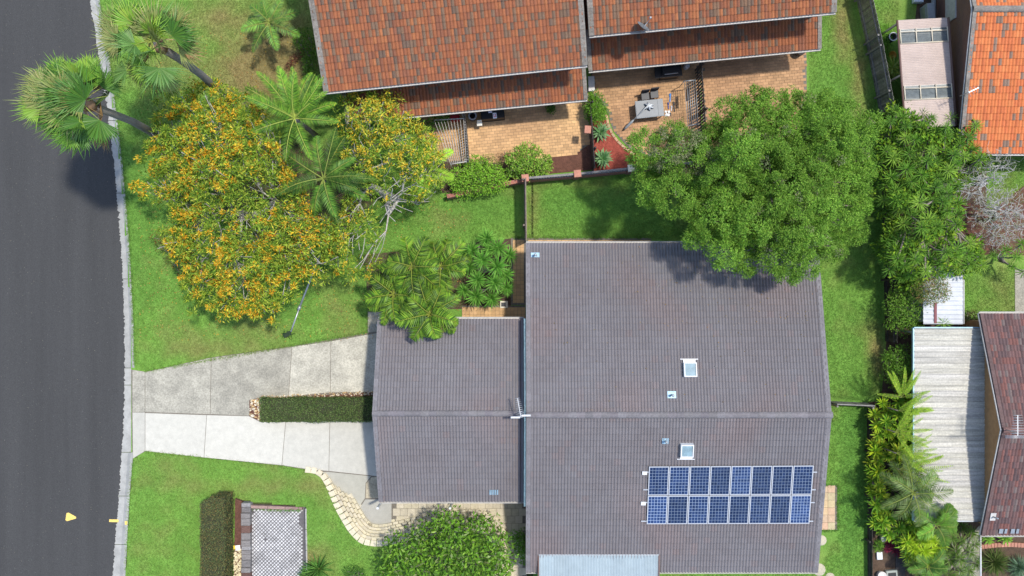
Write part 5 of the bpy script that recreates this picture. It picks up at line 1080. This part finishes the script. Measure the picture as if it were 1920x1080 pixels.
def fan_palm(label, px, py, z, base, nf, wind, grp):
    c = W(px, py, z); b = Vector(base); t = thing('fan_palm', b, label, 'palm', grp); mid = b.lerp(c, .5) + Vector((.25, .1, 0)); MB().tube([b, b.lerp(mid, .5) + Vector((.08, 0, 0)), mid, mid.lerp(c, .5) + Vector((.06, 0, 0)), c], [.25, .20, .18, .17, .2], 10).obj('trunk', 'palm_bark', t)
    MB().tube([c + (mid - c).normalized() * 1.1, c + (mid - c).normalized() * .5, c], [.2, .32, .22], 9, (1.3, .85, .55)).obj('boot_skirt', 'palm_bark', t)
    for k in range(nf):
        f = (k + .5) / nf; az = k * 2.39996 + rnd.gauss(0, .4); el = lerp(1.25, -.75, f ** .9) + rnd.gauss(0, .15); d = Vector((math.cos(az) * math.cos(el), math.sin(az) * math.cos(el), math.sin(el))) + Vector(wind) * rnd.uniform(.15, .8); d.normalize()
        pl_ = rnd.uniform(.9, 1.55) * (.45 if f < .18 else .75 if f < .35 else 1) * rnd.choice((.8, 1, 1.1)); p1 = c + d * pl_ * .55 + Vector((0, 0, .05)); p2 = c + d * pl_ - Vector((0, 0, .12)); dead = f > .82 and rnd.random() < .7
        pal = [(.36, .24, .11), (.28, .18, .08)] if dead else rnd.choice(([(.11, .24, .03), (.15, .29, .035)], [(.06, .15, .025), (.085, .19, .028)], [(.19, .34, .045), (.24, .38, .05)], [(.09, .19, .045), (.15, .27, .075)], [(.28, .30, .10), (.20, .24, .07)]))
        ax = (d + Vector((0, 0, -.25)) + Vector(wind) * rnd.uniform(.4, 1.5)).normalized(); tw = rnd.uniform(-.7, .7); s = ax.cross(Vector((0, 0, 1))); s = s.normalized() if s.length > .01 else Vector((1, 0, 0)); up = s.cross(ax); s = (s * math.cos(tw) + up * math.sin(tw)); up = s.cross(ax); up = up if up.z > 0 else -up
        n = 27; R_ = rnd.uniform(.95, 1.45); P = []; D = []; N = []; LL = []; P2 = []; D2 = []; N2 = []; L2 = []
        for i in range(n):
            th = lerp(-1.55, 1.55, i / (n - 1)); dd = (ax * math.cos(th) + s * math.sin(th) + up * (.10 + .12 * abs(math.sin(th)))).normalized(); ln = R_ * (1 - .18 * abs(th) / 1.9) * rnd.uniform(.9, 1.08); P.append(p2[:]); D.append(dd[:]); N.append((up + s * (.25 if i % 2 else -.25))[:]); LL.append(ln * .78)
            q = p2 + dd * ln * .55; d2 = (dd + Vector((0, 0, -rnd.uniform(.4, 1.3))) + Vector(wind) * rnd.uniform(.3, 1.6)).normalized(); P2.append(q[:]); D2.append(d2[:]); N2.append(up[:]); L2.append(ln * rnd.uniform(.55, .9))
        lc = LC(); lc.add(*leaves(np.array(P) - np.array(c), D, N, np.array(LL), .064 * R_, palette(n, pal, jit=.1), cup=.3, mid=.72)); lc.add(*leaves(np.array(P2) - np.array(c), D2, N2, np.array(L2), .045, palette(n, pal, jit=.2) * 1.12, cup=.2, mid=.2))
        frond_obj(t, c, lc, [Vector((0, 0, 0)), p1 - c, p2 - c], .03, (.38, .25, .12) if dead else (.36, .42, .10), 'leaf_gloss', 'dead_frond' if dead else 'frond')
    for k in range(4):      # flower stalks
        az = rnd.uniform(0, 6.28); d = Vector((math.cos(az), math.sin(az), .1)); MB().tube([c, c + d * .8 + Vector((0, 0, .2)), c + d * 1.6 - Vector((0, 0, .3))], [.02, .016, .008], 4, (.5, .33, .2)).obj('flower_stalk', 'plain', t)
fan_palm('tall wind swept fan palm leaning over the road', 152, 192, 10., W(305, 262, .05), 48, (-.95, .1, 0), 'tall fan palms at the roadside')
fan_palm('tall fan palm above the dry grass right of the kerb', 285, 78, 9.6, W(432, 195, .05), 34, (-.25, .25, 0), 'tall fan palms at the roadside')

# ---- rosettes (yuccas, dracaenas, agaves)
def rosette_mesh(n, L, wd, pal, el=(.0, 1.2), droop=.2, mtl='leaf', mid=.4, cup=.25):
    P = []; D = []; N = []; LL = []
    for k in range(n):
        f = (k + .5) / n; az = k * 2.39996 + rnd.gauss(0, .1); e = lerp(el[1], el[0], f) + rnd.gauss(0, .07); d = Vector((math.cos(az) * math.cos(e), math.sin(az) * math.cos(e), math.sin(e))); P.append((d * .03)[:]); D.append(d[:]); N.append((d.cross(Vector((0, 0, 1))).cross(d))[:]); LL.append(L * rnd.uniform(.8, 1.1))
    P, D, N, LL = map(np.array, (P, D, N, LL)); C = palette(n, pal, jit=.14); lc = LC()
    lc.add(*leaves(P, D, N, LL * .72, wd, C, cup=cup, mid=mid * 1.2)); D2 = unit_rows(D + np.array((0, 0, -droop - .05))); lc.add(*leaves(P + D * LL[:, None] * .42, D2, N, LL * .58, wd * .8, C * 1.05, cup=cup, mid=.25))
    me = npmesh('rosette', np.concatenate(lc.V), np.concatenate(lc.F), np.concatenate(lc.C)); me.materials.append(MATS[mtl]); return me
def rosette_plant(name, label, cat, spots, meshes, bark='bark', stem_r=.04, base=None, group=None, part='rosette', tilt=.25):
    """spots: (px, py, z, scale)"""
    pts = [W(x, y, z) for x, y, z, s in spots]; c = sum(pts, Vector()) / len(pts); b = Vector(base) if base else Vector((c.x, c.y, .1)); t = thing(name, b, label, cat, group)
    if len(pts) > 1 or pts[0].z > .35: skeleton(b, b + Vector((0, 0, .15)), pts, bark, stem_r * (len(pts) ** .5), stem_r * .7, 'stem', t, jit=.06)
    for p, (x, y, z, s) in zip(pts, spots):
        away = Vector((p.x - b.x, p.y - b.y, 0)); q = Vector((0, 0, 1)).rotation_difference((Vector((0, 0, 1)) + (away.normalized() if away.length > .1 else Vector()) * rnd.uniform(0, tilt)).normalized()) @ Matrix.Rotation(rnd.uniform(0, 6.28), 3, 'Z').to_quaternion()
        copy_part(rnd.choice(meshes), part, p, t, q, (s, s, s))
    return t
yuc = [rosette_mesh(66, .62, .06, [(.15, .36, .05), (.21, .44, .075), (.11, .28, .04)], el=(-.25, 1.3), droop=.15) for _ in range(4)]
sp = [(885, 470, 1.4, 1.), (912, 447, 1.5, 1.), (935, 465, 1.7, 1.05), (955, 478, 1.3, .9), (905, 488, 1.9, 1.05), (932, 500, 2., 1.1), (880, 500, 1.5, .95), (895, 525, 1.7, 1.05), (928, 530, 1.8, 1.05), (948, 515, 1.5, .9), (893, 556, 1.2, 1.1), (922, 560, 1.2, 1.), (950, 540, 1.2, .85), (870, 545, 1.1, .8), (918, 468, 1.5, .9), (872, 480, 1.1, .8)]
rosette_plant('yucca_clump', 'clump of spiky bright green yucca heads left of the grey roof', 'yucca', sp, yuc)
ag = [rosette_mesh(34, .62, .15, [(.20, .36, .16), (.16, .33, .12), (.26, .42, .20)], el=(.1, 1.2), droop=.1, mid=.5) for _ in range(2)]
rosette_plant('agave', 'pale green agave in the red mulch nearest the table', 'agave', [(1126, 248, .35, 1.)], ag[:1], group='agaves in the red mulch bed'); rosette_plant('agave', 'pale green agave in the red mulch nearest the boundary wall', 'agave', [(1130, 297, .35, 1.)], ag[1:], group='agaves in the red mulch bed')
dra = [rosette_mesh(34, .46, .045, pal, el=(-.4, 1.25), droop=.3) for pal in ([(.13, .28, .035), (.19, .36, .05)], [(.11, .23, .03), (.15, .29, .04)], [(.22, .38, .05), (.27, .43, .07)], [(.10, .22, .035), (.14, .28, .045)])]
DP = [(1655, 215), (1700, 200), (1735, 215), (1800, 225), (1835, 235), (1838, 262), (1850, 290), (1838, 330), (1800, 345), (1795, 400), (1800, 440), (1840, 470), (1852, 500), (1800, 500), (1760, 520), (1700, 530), (1665, 505), (1655, 470), (1670, 430), (1650, 380), (1662, 330), (1660, 270)]
lb_ = lobes(DP, 3.7, 2.2, 17, 9000, .5, .45)
spd = [(x, y, c.z, rnd.uniform(.85, 1.25)) for c, x, y, d in lb_]
dt = rosette_plant('dracaena_tree', 'big dracaena tree with many spiky leaf heads beside the pergola', 'tree', spd, dra, 'bark', .05, W(1715, 385, .05))
lc = LC()
for c, x, y, d in lb_: puff(lc, c + Vector((rnd.gauss(0, .3), rnd.gauss(0, .3), -.35)), .45, 70, .22, .10, [(.11, .23, .022), (.17, .31, .028), (.25, .37, .03), (.08, .17, .02)], up=.5, flat=.6)
lc.obj('under_foliage', 'leaf', dt)
rosette_plant('dracaena', 'group of dark dracaena heads at the right edge above the path', 'dracaena', [(1885, 470, 1.8, 1.), (1905, 482, 2., 1.), (1915, 458, 1.7, 1.), (1895, 500, 1.5, .9), (1862, 480, 1.6, .9), (1918, 510, 1.6, 1.)], dra[:2]); rosette_plant('dracaena', 'single spiky head between white shed and awning', 'dracaena', [(1768, 606, 2.0, 1.05)], dra[2:3])
rosette_plant('dracaena', 'bright spiky plant left of the pergola', 'dracaena', [(1672, 128, 1.0, 1.25), (1668, 140, .8, 1.)], [rosette_mesh(34, .55, .09, [(.36, .46, .08), (.24, .38, .06), (.42, .5, .14)], el=(-.2, 1.2), droop=.35)])
rosette_plant('dracaena', 'small spiky plant at the lawn edge left of the awning', 'dracaena', [(1664, 672, .9, 1.), (1672, 690, .7, .9)], dra[:2])
dsp = [(x, y, c.z, rnd.uniform(.8, 1.1)) for c, x, y, d in lobes([(1770, 995), (1800, 985), (1830, 1000), (1832, 1040), (1820, 1085), (1730, 1090), (1700, 1060), (1760, 1040)], 1.5, .7, 15, 3000, .5, .2)]
rosette_plant('dracaena_clump', 'dense mass of dark spiky dracaenas at the lower right', 'dracaena', dsp, [rosette_mesh(40, .5, .045, [(.10, .19, .03), (.14, .24, .045), (.20, .29, .08)], el=(-.3, 1.2), droop=.3) for _ in range(3)], base=W(1785, 1045, .05))
gs = rosette_mesh(150, .8, .03, [(.06, .10, .02), (.09, .14, .03), (.15, .19, .06)], el=(-.1, 1.35), droop=.5)
rosette_plant('grass_clump', 'dark strappy grass clump below the curved brick edging', 'grass clump', [(1862, 1052, .25, 1.25)], [gs]); rosette_plant('grass_clump', 'pale blue green grass clump in the lower right corner', 'grass clump', [(1908, 1062, .3, 1.)], [rosette_mesh(150, .8, .035, [(.12, .22, .12), (.18, .28, .17), (.08, .15, .07)], el=(-.1, 1.35), droop=.5)])
rosette_plant('agapanthus', 'green strappy agapanthus clump at the corner of the lattice pad', 'agapanthus', [(598, 1066, .55, 1.35), (583, 1078, .5, 1.1)], [rosette_mesh(110, .75, .05, [(.09, .21, .04), (.13, .27, .05), (.06, .15, .03)], el=(-.05, 1.3), droop=.5)])
for px, py, s_, lb in ((1852, 1010, .9, 'lime leafy plant under the lower maroon eave at the white rail'), (1884, 1009, 1., 'lime leafy plant under the middle of the lower maroon eave'), (1820, 1000, .6, 'small green leafy plant beside the grey path')):
    rosette_plant('leafy_plant', lb, 'plant', [(px, py, .4, s_)], [rosette_mesh(20, .42, .12, [(.20, .40, .05), (.26, .46, .08)], el=(-.1, 1.1), droop=.3)])

# ---- shrubs
br = [(.19, .40, .03), (.25, .47, .045), (.14, .31, .028), (.30, .5, .07)]
shrub('bright_shrub', 'bright lime green spreading shrub below the left courtyard', 'shrub', [(838, 335), (870, 310), (890, 295), (910, 305), (945, 322), (955, 345), (930, 358), (895, 362), (850, 362)], 1.7, .7, 10, .30, 110, .11, .055, br)
shrub('round_shrub', 'round glossy green shrub beside the brown mulch', 'shrub', [(953, 300), (968, 282), (990, 275), (1012, 285), (1030, 302), (1030, 322), (1005, 330), (970, 330), (955, 318)], 1.8, .8, 10, .28, 110, .12, .065, [(.18, .35, .03), (.25, .42, .05), (.12, .25, .025), (.34, .44, .09)], mtl='leaf_gloss')
shrub('fern_shrub', 'feathery green shrub beside the dividing fence', 'shrub', [(1101, 180), (1118, 175), (1130, 195), (1134, 215), (1122, 226), (1104, 222), (1100, 200)], 1.4, .7, 8, .24, 110, .16, .035, [(.13, .29, .03), (.18, .36, .04), (.10, .22, .025)])
shrub('dry_shrub', 'small dry brown twiggy shrub on the courtyard paving', 'shrub', [(934, 285), (946, 280), (958, 288), (955, 302), (938, 302)], .8, .3, 8, .2, 60, .12, .015, [(.25, .14, .07), (.32, .19, .10)])
shrub('small_shrub', 'tiny brown green shrub under the bright lime shrub', 'shrub', [(905, 295), (925, 292), (940, 310), (935, 325), (912, 318)], .9, .4, 9, .2, 70, .10, .035, [(.20, .28, .06), (.28, .25, .09), (.16, .25, .04)])
shrub('potted_shrub', 'small dark shrub growing in the courtyard pot', 'shrub', [(1027, 199), (1038, 199), (1038, 209), (1027, 209)], .75, .5, 4, .14, 60, .10, .04, [(.08, .16, .03), (.11, .2, .035)], stems=False)
shrub('wall_shrub', 'small dark bush against the left verge of the red roof', 'shrub', [(556, 62), (575, 55), (586, 75), (588, 130), (578, 150), (572, 100), (556, 82)], 1.6, .8, 9, .26, 90, .10, .05, [(.07, .16, .025), (.11, .22, .03), (.15, .28, .04)])
shrub('eave_shrub', 'shaded green shrub under the left verandah eave', 'shrub', [(790, 225), (835, 215), (840, 232), (800, 240)], 1.1, .5, 9, .26, 80, .13, .05, [(.09, .2, .03), (.13, .26, .04)])
shrub('red_leaf_shrub', 'low dark red groundcover strip left of the red roof', 'shrub', [(572, 85), (560, 100), (545, 112), (536, 125), (540, 130), (558, 112), (575, 98)], .35, .2, 6, .14, 60, .08, .03, [(.16, .05, .04), (.2, .08, .05), (.11, .05, .035)], stems=False)
LT = [(716, 1050), (735, 1010), (770, 1000), (800, 985), (815, 970), (845, 962), (870, 985), (900, 965), (920, 985), (935, 1000), (955, 1030), (950, 1075), (945, 1130), (730, 1130)]
t = thing('leafy_tree', W(845, 1030, .1), 'broad leaved bright green small tree at the lower edge', 'tree'); lb_ = lobes(LT, 4.0, 2.2, 10.5, 6000, .5, .45); lc = LC()
for c, x, y, d in lb_: puff(lc, c, .36 * rnd.uniform(.7, 1.3), 24, .25, .115, [(.115, .25, .022), (.16, .32, .028), (.085, .18, .02), (.21, .37, .042), (.22, .28, .10)], (3, 3, 3, 1.3, .6), up=.6, inner=.1, flat=.7)
for c, x, y, d in rnd.sample(lb_, len(lb_) // 2): puff(lc, c - Vector((0, 0, .8)), .5, 22, .2, .09, [(.10, .21, .02), (.14, .27, .03)])
lc.obj('crown', 'leaf_gloss', t); skeleton(W(845, 1030, .4), W(845, 1030, 1.1), [l[0] for l in lb_], 'bark', .11, .012, 'trunk', t)
shrub('house_shrub', 'narrow green shrub against the house wall below the carport', 'shrub', [(963, 1003), (975, 996), (988, 1000), (989, 1035), (980, 1056), (972, 1035), (962, 1020)], 1.5, .7, 8, .22, 70, .12, .055, [(.09, .22, .03), (.13, .28, .04), (.17, .34, .05)])
shrub('corner_shrub', 'small round green shrub at the lower edge of the lawn', 'shrub', [(650, 1072), (668, 1063), (684, 1075), (680, 1095), (652, 1095)], .75 + .6, .9, 9, .22, 90, .09, .04, [(.07, .17, .03), (.10, .22, .035)])
shrub('tall_shrub', 'bushy mid green shrub right of the side lawn above the awning', 'shrub', [(1672, 545), (1700, 520), (1735, 545), (1738, 590), (1722, 612), (1695, 622), (1668, 610), (1665, 570)], 2.1, 1.1, 11, .34, 120, .11, .04, [(.13, .27, .03), (.18, .34, .045), (.10, .21, .028), (.22, .36, .06)])
shrub('ochre_shrub', 'ochre tipped shrub overhanging the white shed roof', 'shrub', [(1715, 535), (1740, 515), (1772, 530), (1775, 555), (1755, 568), (1725, 565)], 2.9, 2.3, 9, .26, 90, .10, .035, [(.16, .24, .05), (.22, .25, .07), (.30, .19, .08), (.12, .2, .035)])
shrub('gate_shrub', 'dark low shrub between white shed and maroon roof', 'shrub', [(1808, 585), (1833, 588), (1836, 606), (1812, 608)], .9, .5, 8, .22, 70, .09, .04, [(.10, .13, .03), (.15, .16, .05)])
shrub('awning_shrub', 'round mid green shrub against the left edge of the awning', 'shrub', [(1668, 660), (1690, 645), (1712, 660), (1722, 700), (1730, 735), (1708, 742), (1680, 725), (1660, 700)], 1.7, .9, 10, .32, 110, .11, .035, [(.10, .22, .025), (.14, .28, .035), (.18, .33, .05)])
shrub('grass_strip', 'tall grassy weeds between paling fence and bin', 'weeds', [(1640, 60), (1665, 50), (1665, 90), (1668, 130), (1652, 120), (1642, 90)], .7, .4, 8, .22, 60, .2, .03, [(.12, .28, .03), (.18, .36, .05)], stems=False)

# ---- tropical garden on the right
cro = [rosette_mesh(30, .46, .10, pal, el=(-.2, 1.2), droop=.25, mid=.5, mtl='leaf_gloss') for pal in ([(.40, .52, .03), (.28, .44, .03), (.16, .32, .025)], [(.48, .56, .05), (.34, .46, .04), (.18, .34, .03)], [(.20, .38, .03), (.14, .29, .025), (.32, .46, .04)])]
def croton(label, poly, zt, ze, mind, b, ms=None, sc=1.):
    rosette_plant('croton', label, 'croton', [(x, y, c.z, rnd.uniform(.8, 1.2) * sc) for c, x, y, d in lobes(poly, zt, ze, mind, 3000, .5, .2)], ms or cro, base=b)
croton('yellow green croton bush topmost in the tropical garden', [(1632, 770), (1655, 750), (1690, 745), (1710, 760), (1712, 800), (1690, 830), (1650, 822), (1632, 800)], 1.4, .7, 17, W(1668, 785, .1))
croton('yellow green croton bush in the middle of the tropical garden', [(1650, 835), (1690, 830), (1725, 850), (1720, 880), (1690, 890), (1660, 870)], 1.4, .7, 17, W(1685, 860, .1))
croton('lime croton bush beside the grey concrete pot', [(1640, 980), (1665, 970), (1690, 985), (1720, 1000), (1715, 1025), (1690, 1030), (1665, 1010)], 1.3, .8, 13, W(1675, 1000, .1), cro[2:])
lime = [rosette_mesh(46, .5, .075, [(.44, .60, .04), (.36, .52, .03), (.52, .64, .08)], el=(-.3, 1.25), droop=.2, mid=.5, mtl='leaf_gloss')]
croton('vivid lime rounded croton at the bottom of the tropical garden', [(1700, 1015), (1715, 1000), (1735, 995), (1755, 1008), (1760, 1030), (1745, 1048), (1725, 1055), (1705, 1040)], 1.6, 1.0, 13, W(1728, 1028, .1), lime)
croton('mixed green croton thicket along the black fence', [(1636, 830), (1660, 890), (1668, 960), (1650, 975), (1634, 940), (1632, 860)], 1.0, .6, 13, W(1648, 900, .1))
croton('green croton thicket between the garden palms', [(1690, 895), (1730, 900), (1745, 950), (1735, 1000), (1700, 985), (1690, 940)], 1.6, 1.0, 14, W(1712, 950, .1), cro[1:])
fe = [(.28, .44, .04), (.20, .36, .035), (.36, .50, .06)]
for k, (px, py, az, L, lb) in enumerate(((1718, 770, .3, 1.2, 'lime fern spray over the upper awning edge'), (1712, 810, .1, 1.5, 'lime fern spray reaching across the awning middle'), (1715, 850, .15, 1.3, 'pale fern spray beside the croton bush'), (1720, 880, .0, 1.7, 'long lime fern spray lowest over the awning'), (1690, 745, 1.7, 1.5, 'upright yellow fern spray above the croton bush'))):
    c = W(px - (34 if az < 1 else 0), py, 2.3); b = Vector((c.x - .1, c.y, .1)); t = thing('fern_spray', b, lb, 'fern', 'fern sprays beside the awning'); MB().tube([b, c], .03, 5).obj('stem', 'bark', t)
    for q in range(9):
        lc_, pts = feather_frond(az + rnd.gauss(0, .6), rnd.uniform(.2, .8), L * rnd.uniform(.9, 1.6), .6, 24, .17, fe, .045, fall=.1); frond_obj(t, c, lc_, pts, .014, (.3, .36, .08), 'leaf')
feather_palm('garden_palm', 'dark feather palm in front of the awning lower half', 1712, 925, 2.75, 17, 1.95, .5, [(.13, .19, .05), (.18, .25, .08), (.09, .16, .03)], nl=26, el=(-.3, 1.1), droop=(.9, 1.9), dead=2, wdt=.045); feather_palm('garden_palm', 'broad leaved palm at the lower corner of the awning', 1755, 985, 2.7, 12, 1.5, .5, [(.11, .24, .03), (.16, .31, .04)], nl=26, el=(-.1, 1.1), az0=.5, wdt=.07); feather_palm('garden_palm', 'small feather palm at the bottom of the tropical garden', 1740, 1062, 1.5, 10, 1.2, .4, [(.09, .20, .03), (.13, .25, .04)], nl=24, el=(0, 1.1), wdt=.05, trunk_r=.07)
pur = [rosette_mesh(26, .34, .06, [(.16, .02, .05), (.24, .03, .06), (.10, .02, .04)], el=(-.1, 1.1), droop=.15)]
rosette_plant('bromeliad', 'dark red bromeliads beside the white board', 'bromeliad', [(1668, 1018, .4, 1.), (1676, 1030, .4, 1.), (1662, 1028, .35, .9), (1684, 1036, .35, .9)], pur); rosette_plant('bromeliad', 'purple leafed plant at the left edge of the tropical garden', 'bromeliad', [(1643, 940, .5, 1.), (1652, 948, .5, .9)], [rosette_mesh(22, .3, .07, [(.10, .03, .08), (.15, .04, .10)], el=(-.1, 1.1), droop=.2)])
rosette_plant('leafy_plant', 'small bright leafy plant at the black fence', 'plant', [(1635, 965, .35, 1.)], [rosette_mesh(18, .35, .10, [(.18, .42, .04), (.24, .48, .05)], el=(-.1, 1.1), droop=.2)]); rosette_plant('leafy_plant', 'dark grassy plant below the round concrete pot', 'plant', [(1645, 1025, .3, .9), (1650, 1018, .3, .8)], dra[:1])

# ---- bare tree
def bare_tree(label, px, py, z, base, poly, n, zt, ze, r0, tuft):
    b = Vector(base); t = thing('bare_tree', b, label, 'tree'); lb = lobes(poly, zt, ze, n, 6000, .5, .3); tips = []
    for c, x, y, d in lb:
        tips.append(c)
        for q in range(8): tips.append(c + Vector((rnd.gauss(0, .28), rnd.gauss(0, .28), rnd.gauss(0, .15))))
    sk_ = skeleton(b, W(px, py, 1.2), tips, 'deadwood' if 'deadwood' in MATS else mat('deadwood', (.48, .46, .43), .9, (12, .2)).name, r0, .009, 'branches', t, jit=.12, lean=.85)
    lc = LC()
    for c, x, y, d in lb:
        if rnd.random() < tuft: puff(lc, c, .38, 46, .13, .018, [(.22, .27, .12), (.30, .33, .19), (.18, .23, .08)], up=.3, inner=.1)
    lc.obj('thin_foliage', 'leaf', t)
bare_tree('bare grey tree with white twigs below the orange roof', 1838, 335, 3, W(1838, 345, .1), [(1788, 345), (1800, 320), (1845, 285), (1890, 290), (1900, 320), (1860, 345), (1850, 370), (1815, 375), (1790, 365)], 11, 3.2, 2.2, .10, .45)
bare_tree('bare grey bushy tree above the red gravel', 1866, 405, 3, W(1866, 410, .1), [(1825, 400), (1845, 365), (1885, 350), (1920, 370), (1930, 420), (1905, 455), (1865, 470), (1835, 440)], 11, 2.8, 1.6, .09, .9)

# ---- clipped hedges
def hedge(label, px0, py0, px1, py1, h, pal, chamfer=0., z0=.1, dens=900):
    a, b = W(px0, py1, h), W(px1, py0, h); w, d = b.x - a.x, b.y - a.y; c = Vector(((a.x + b.x) / 2, (a.y + b.y) / 2, z0)); t = thing('clipped_hedge', c, label, 'hedge')
    pts = [(a.x + .06, a.y + .06), (b.x - .06, a.y + .06), (b.x - .06, b.y - .06), (a.x + .06 + chamfer, b.y - .06), (a.x + .06, b.y - .06 - chamfer * .6)] if chamfer else [(a.x + .06, a.y + .06), (b.x - .06, a.y + .06), (b.x - .06, b.y - .06), (a.x + .06, b.y - .06)]
    MB().prism(pts, z0, h - .05).obj('twig_core', 'hedgecore' if 'hedgecore' in MATS else mat('hedgecore', (.035, .038, .018), .95, (14, .5), (60, .5), (30, .9)).name, t); lc = LC()
    def face(n, P, nrm):
        P = P + (np.sin(P[:, :1] * 3.1 + P[:, 1:2] * 2.3) + np.sin(P[:, 1:2] * 4.7 - P[:, :1] * 1.9 + P[:, 2:] * 5)) * .022 * np.array(nrm)
        if chamfer:
            k = ((P[:, 0] - a.x) + (b.y - P[:, 1]) / .6) > chamfer; P = P[k]; n = len(P)
        N = unit_rows(np.tile(np.array(nrm, float), (n, 1)) + rng.normal(0, .5, (n, 3))); D = unit_rows(np.cross(N, rng.normal(0, 1, (n, 3))) + np.array(nrm) * .25)
        lc.add(*leaves(P, D, N, rng.uniform(.05, .09, n), rng.uniform(.03, .05, n), palette(n, pal, jit=.3)))
    n = int(w * d * dens); face(n, np.stack([rng.uniform(a.x, b.x, n), rng.uniform(a.y, b.y, n), h + rng.normal(-.02, .03, n)], 1), (0, 0, 1))
    for xx, s in ((a.x, -1), (b.x, 1)): n = int(d * (h - z0) * dens * .6); face(n, np.stack([xx + rng.normal(-.02 * s, .03, n), rng.uniform(a.y, b.y, n), rng.uniform(z0, h, n)], 1), (s, 0, 0))
    for yy, s in ((a.y, -1), (b.y, 1)): n = int(w * (h - z0) * dens * .6); face(n, np.stack([rng.uniform(a.x, b.x, n), yy + rng.normal(-.02 * s, .03, n), rng.uniform(z0, h, n)], 1), (0, s, 0))
    lc.obj('foliage', 'leaf', t); return t
hedge('long low clipped dark green hedge between the driveway strips', 487, 747, 707, 791, .75, [(.075, .12, .035), (.11, .165, .045), (.15, .21, .07), (.05, .085, .028)])
hedge('tall clipped dark hedge on the lower lawn beside the sleepers', 375, 932, 422, 1120, 1.5, [(.10, .125, .05), (.14, .17, .065), (.08, .10, .04), (.19, .15, .055)], chamfer=.55, z0=.12)
# fallen leaves and litter over the lawn and soil
lc = LC(); n = 2600; X = rng.uniform(260, 880, n); Y = rng.uniform(60, 640, n); P = np.array([W(x, y, .15)[:] for x, y in zip(X, Y)]); a = rng.uniform(0, 6.28, n)
lc.add(*leaves(P, np.stack([np.cos(a), np.sin(a), np.zeros(n)], 1), np.tile((0, 0, 1.), (n, 1)), .09, .035, palette(n, [(.4, .24, .08), (.3, .17, .07), (.5, .36, .12), (.55, .32, .05)]))); lc.obj('leaf_litter', 'leaf', None, label='scattered fallen leaves on the front lawn under the trees', cat='leaves', kind='stuff')

def roof_bits(name, label, n, poly, P0, nrm, size, pal):
    P = []
    while len(P) < n:
        x, y = rnd.uniform(*poly[0]), rnd.uniform(*poly[1])
        if rnd.random() < poly[2](x, y): P.append(hit(x, y, P0 + nrm * .085, nrm)[:])
    a = rng.uniform(0, 6.28, n); l = LC(); l.add(*leaves(P, np.stack([np.cos(a), np.sin(a), np.zeros(n)], 1), np.tile(np.array(nrm), (n, 1)), size * rng.uniform(.6, 1.4, n), size * .5, palette(n, pal))); l.obj(name, 'leaf', None, label=label, cat='litter', kind='stuff')
roof_bits('roof_litter', 'scattered leaf litter and pale specks on the grey roof', 260, ((990, 1530), (458, 775), lambda x, y: .12 + .88 * math.exp(-((x - 1400) / 170) ** 2 - ((y - 520) / 90) ** 2)), NP, nN, .08, [(.30, .20, .09), (.30, .28, .25), (.2, .15, .08), (.25, .2, .12)])
n = 900; X = rng.uniform(0, 205, n); Y = rng.uniform(0, 1080, n); lc = LC(); P = np.array([W(x, y, .016)[:] for x, y in zip(X, Y)]); a = rng.uniform(0, 6.28, n)
lc.add(*leaves(P, np.stack([np.cos(a), np.sin(a), np.zeros(n)], 1), np.tile((0, 0, 1.), (n, 1)), rng.uniform(.02, .06, n), .025, palette(n, [(.12, .12, .115), (.09, .09, .09), (.16, .14, .10)]))); lc.obj('road_grit', 'pebble', None, label='pale grit and debris scattered on the asphalt', cat='grit', kind='stuff')
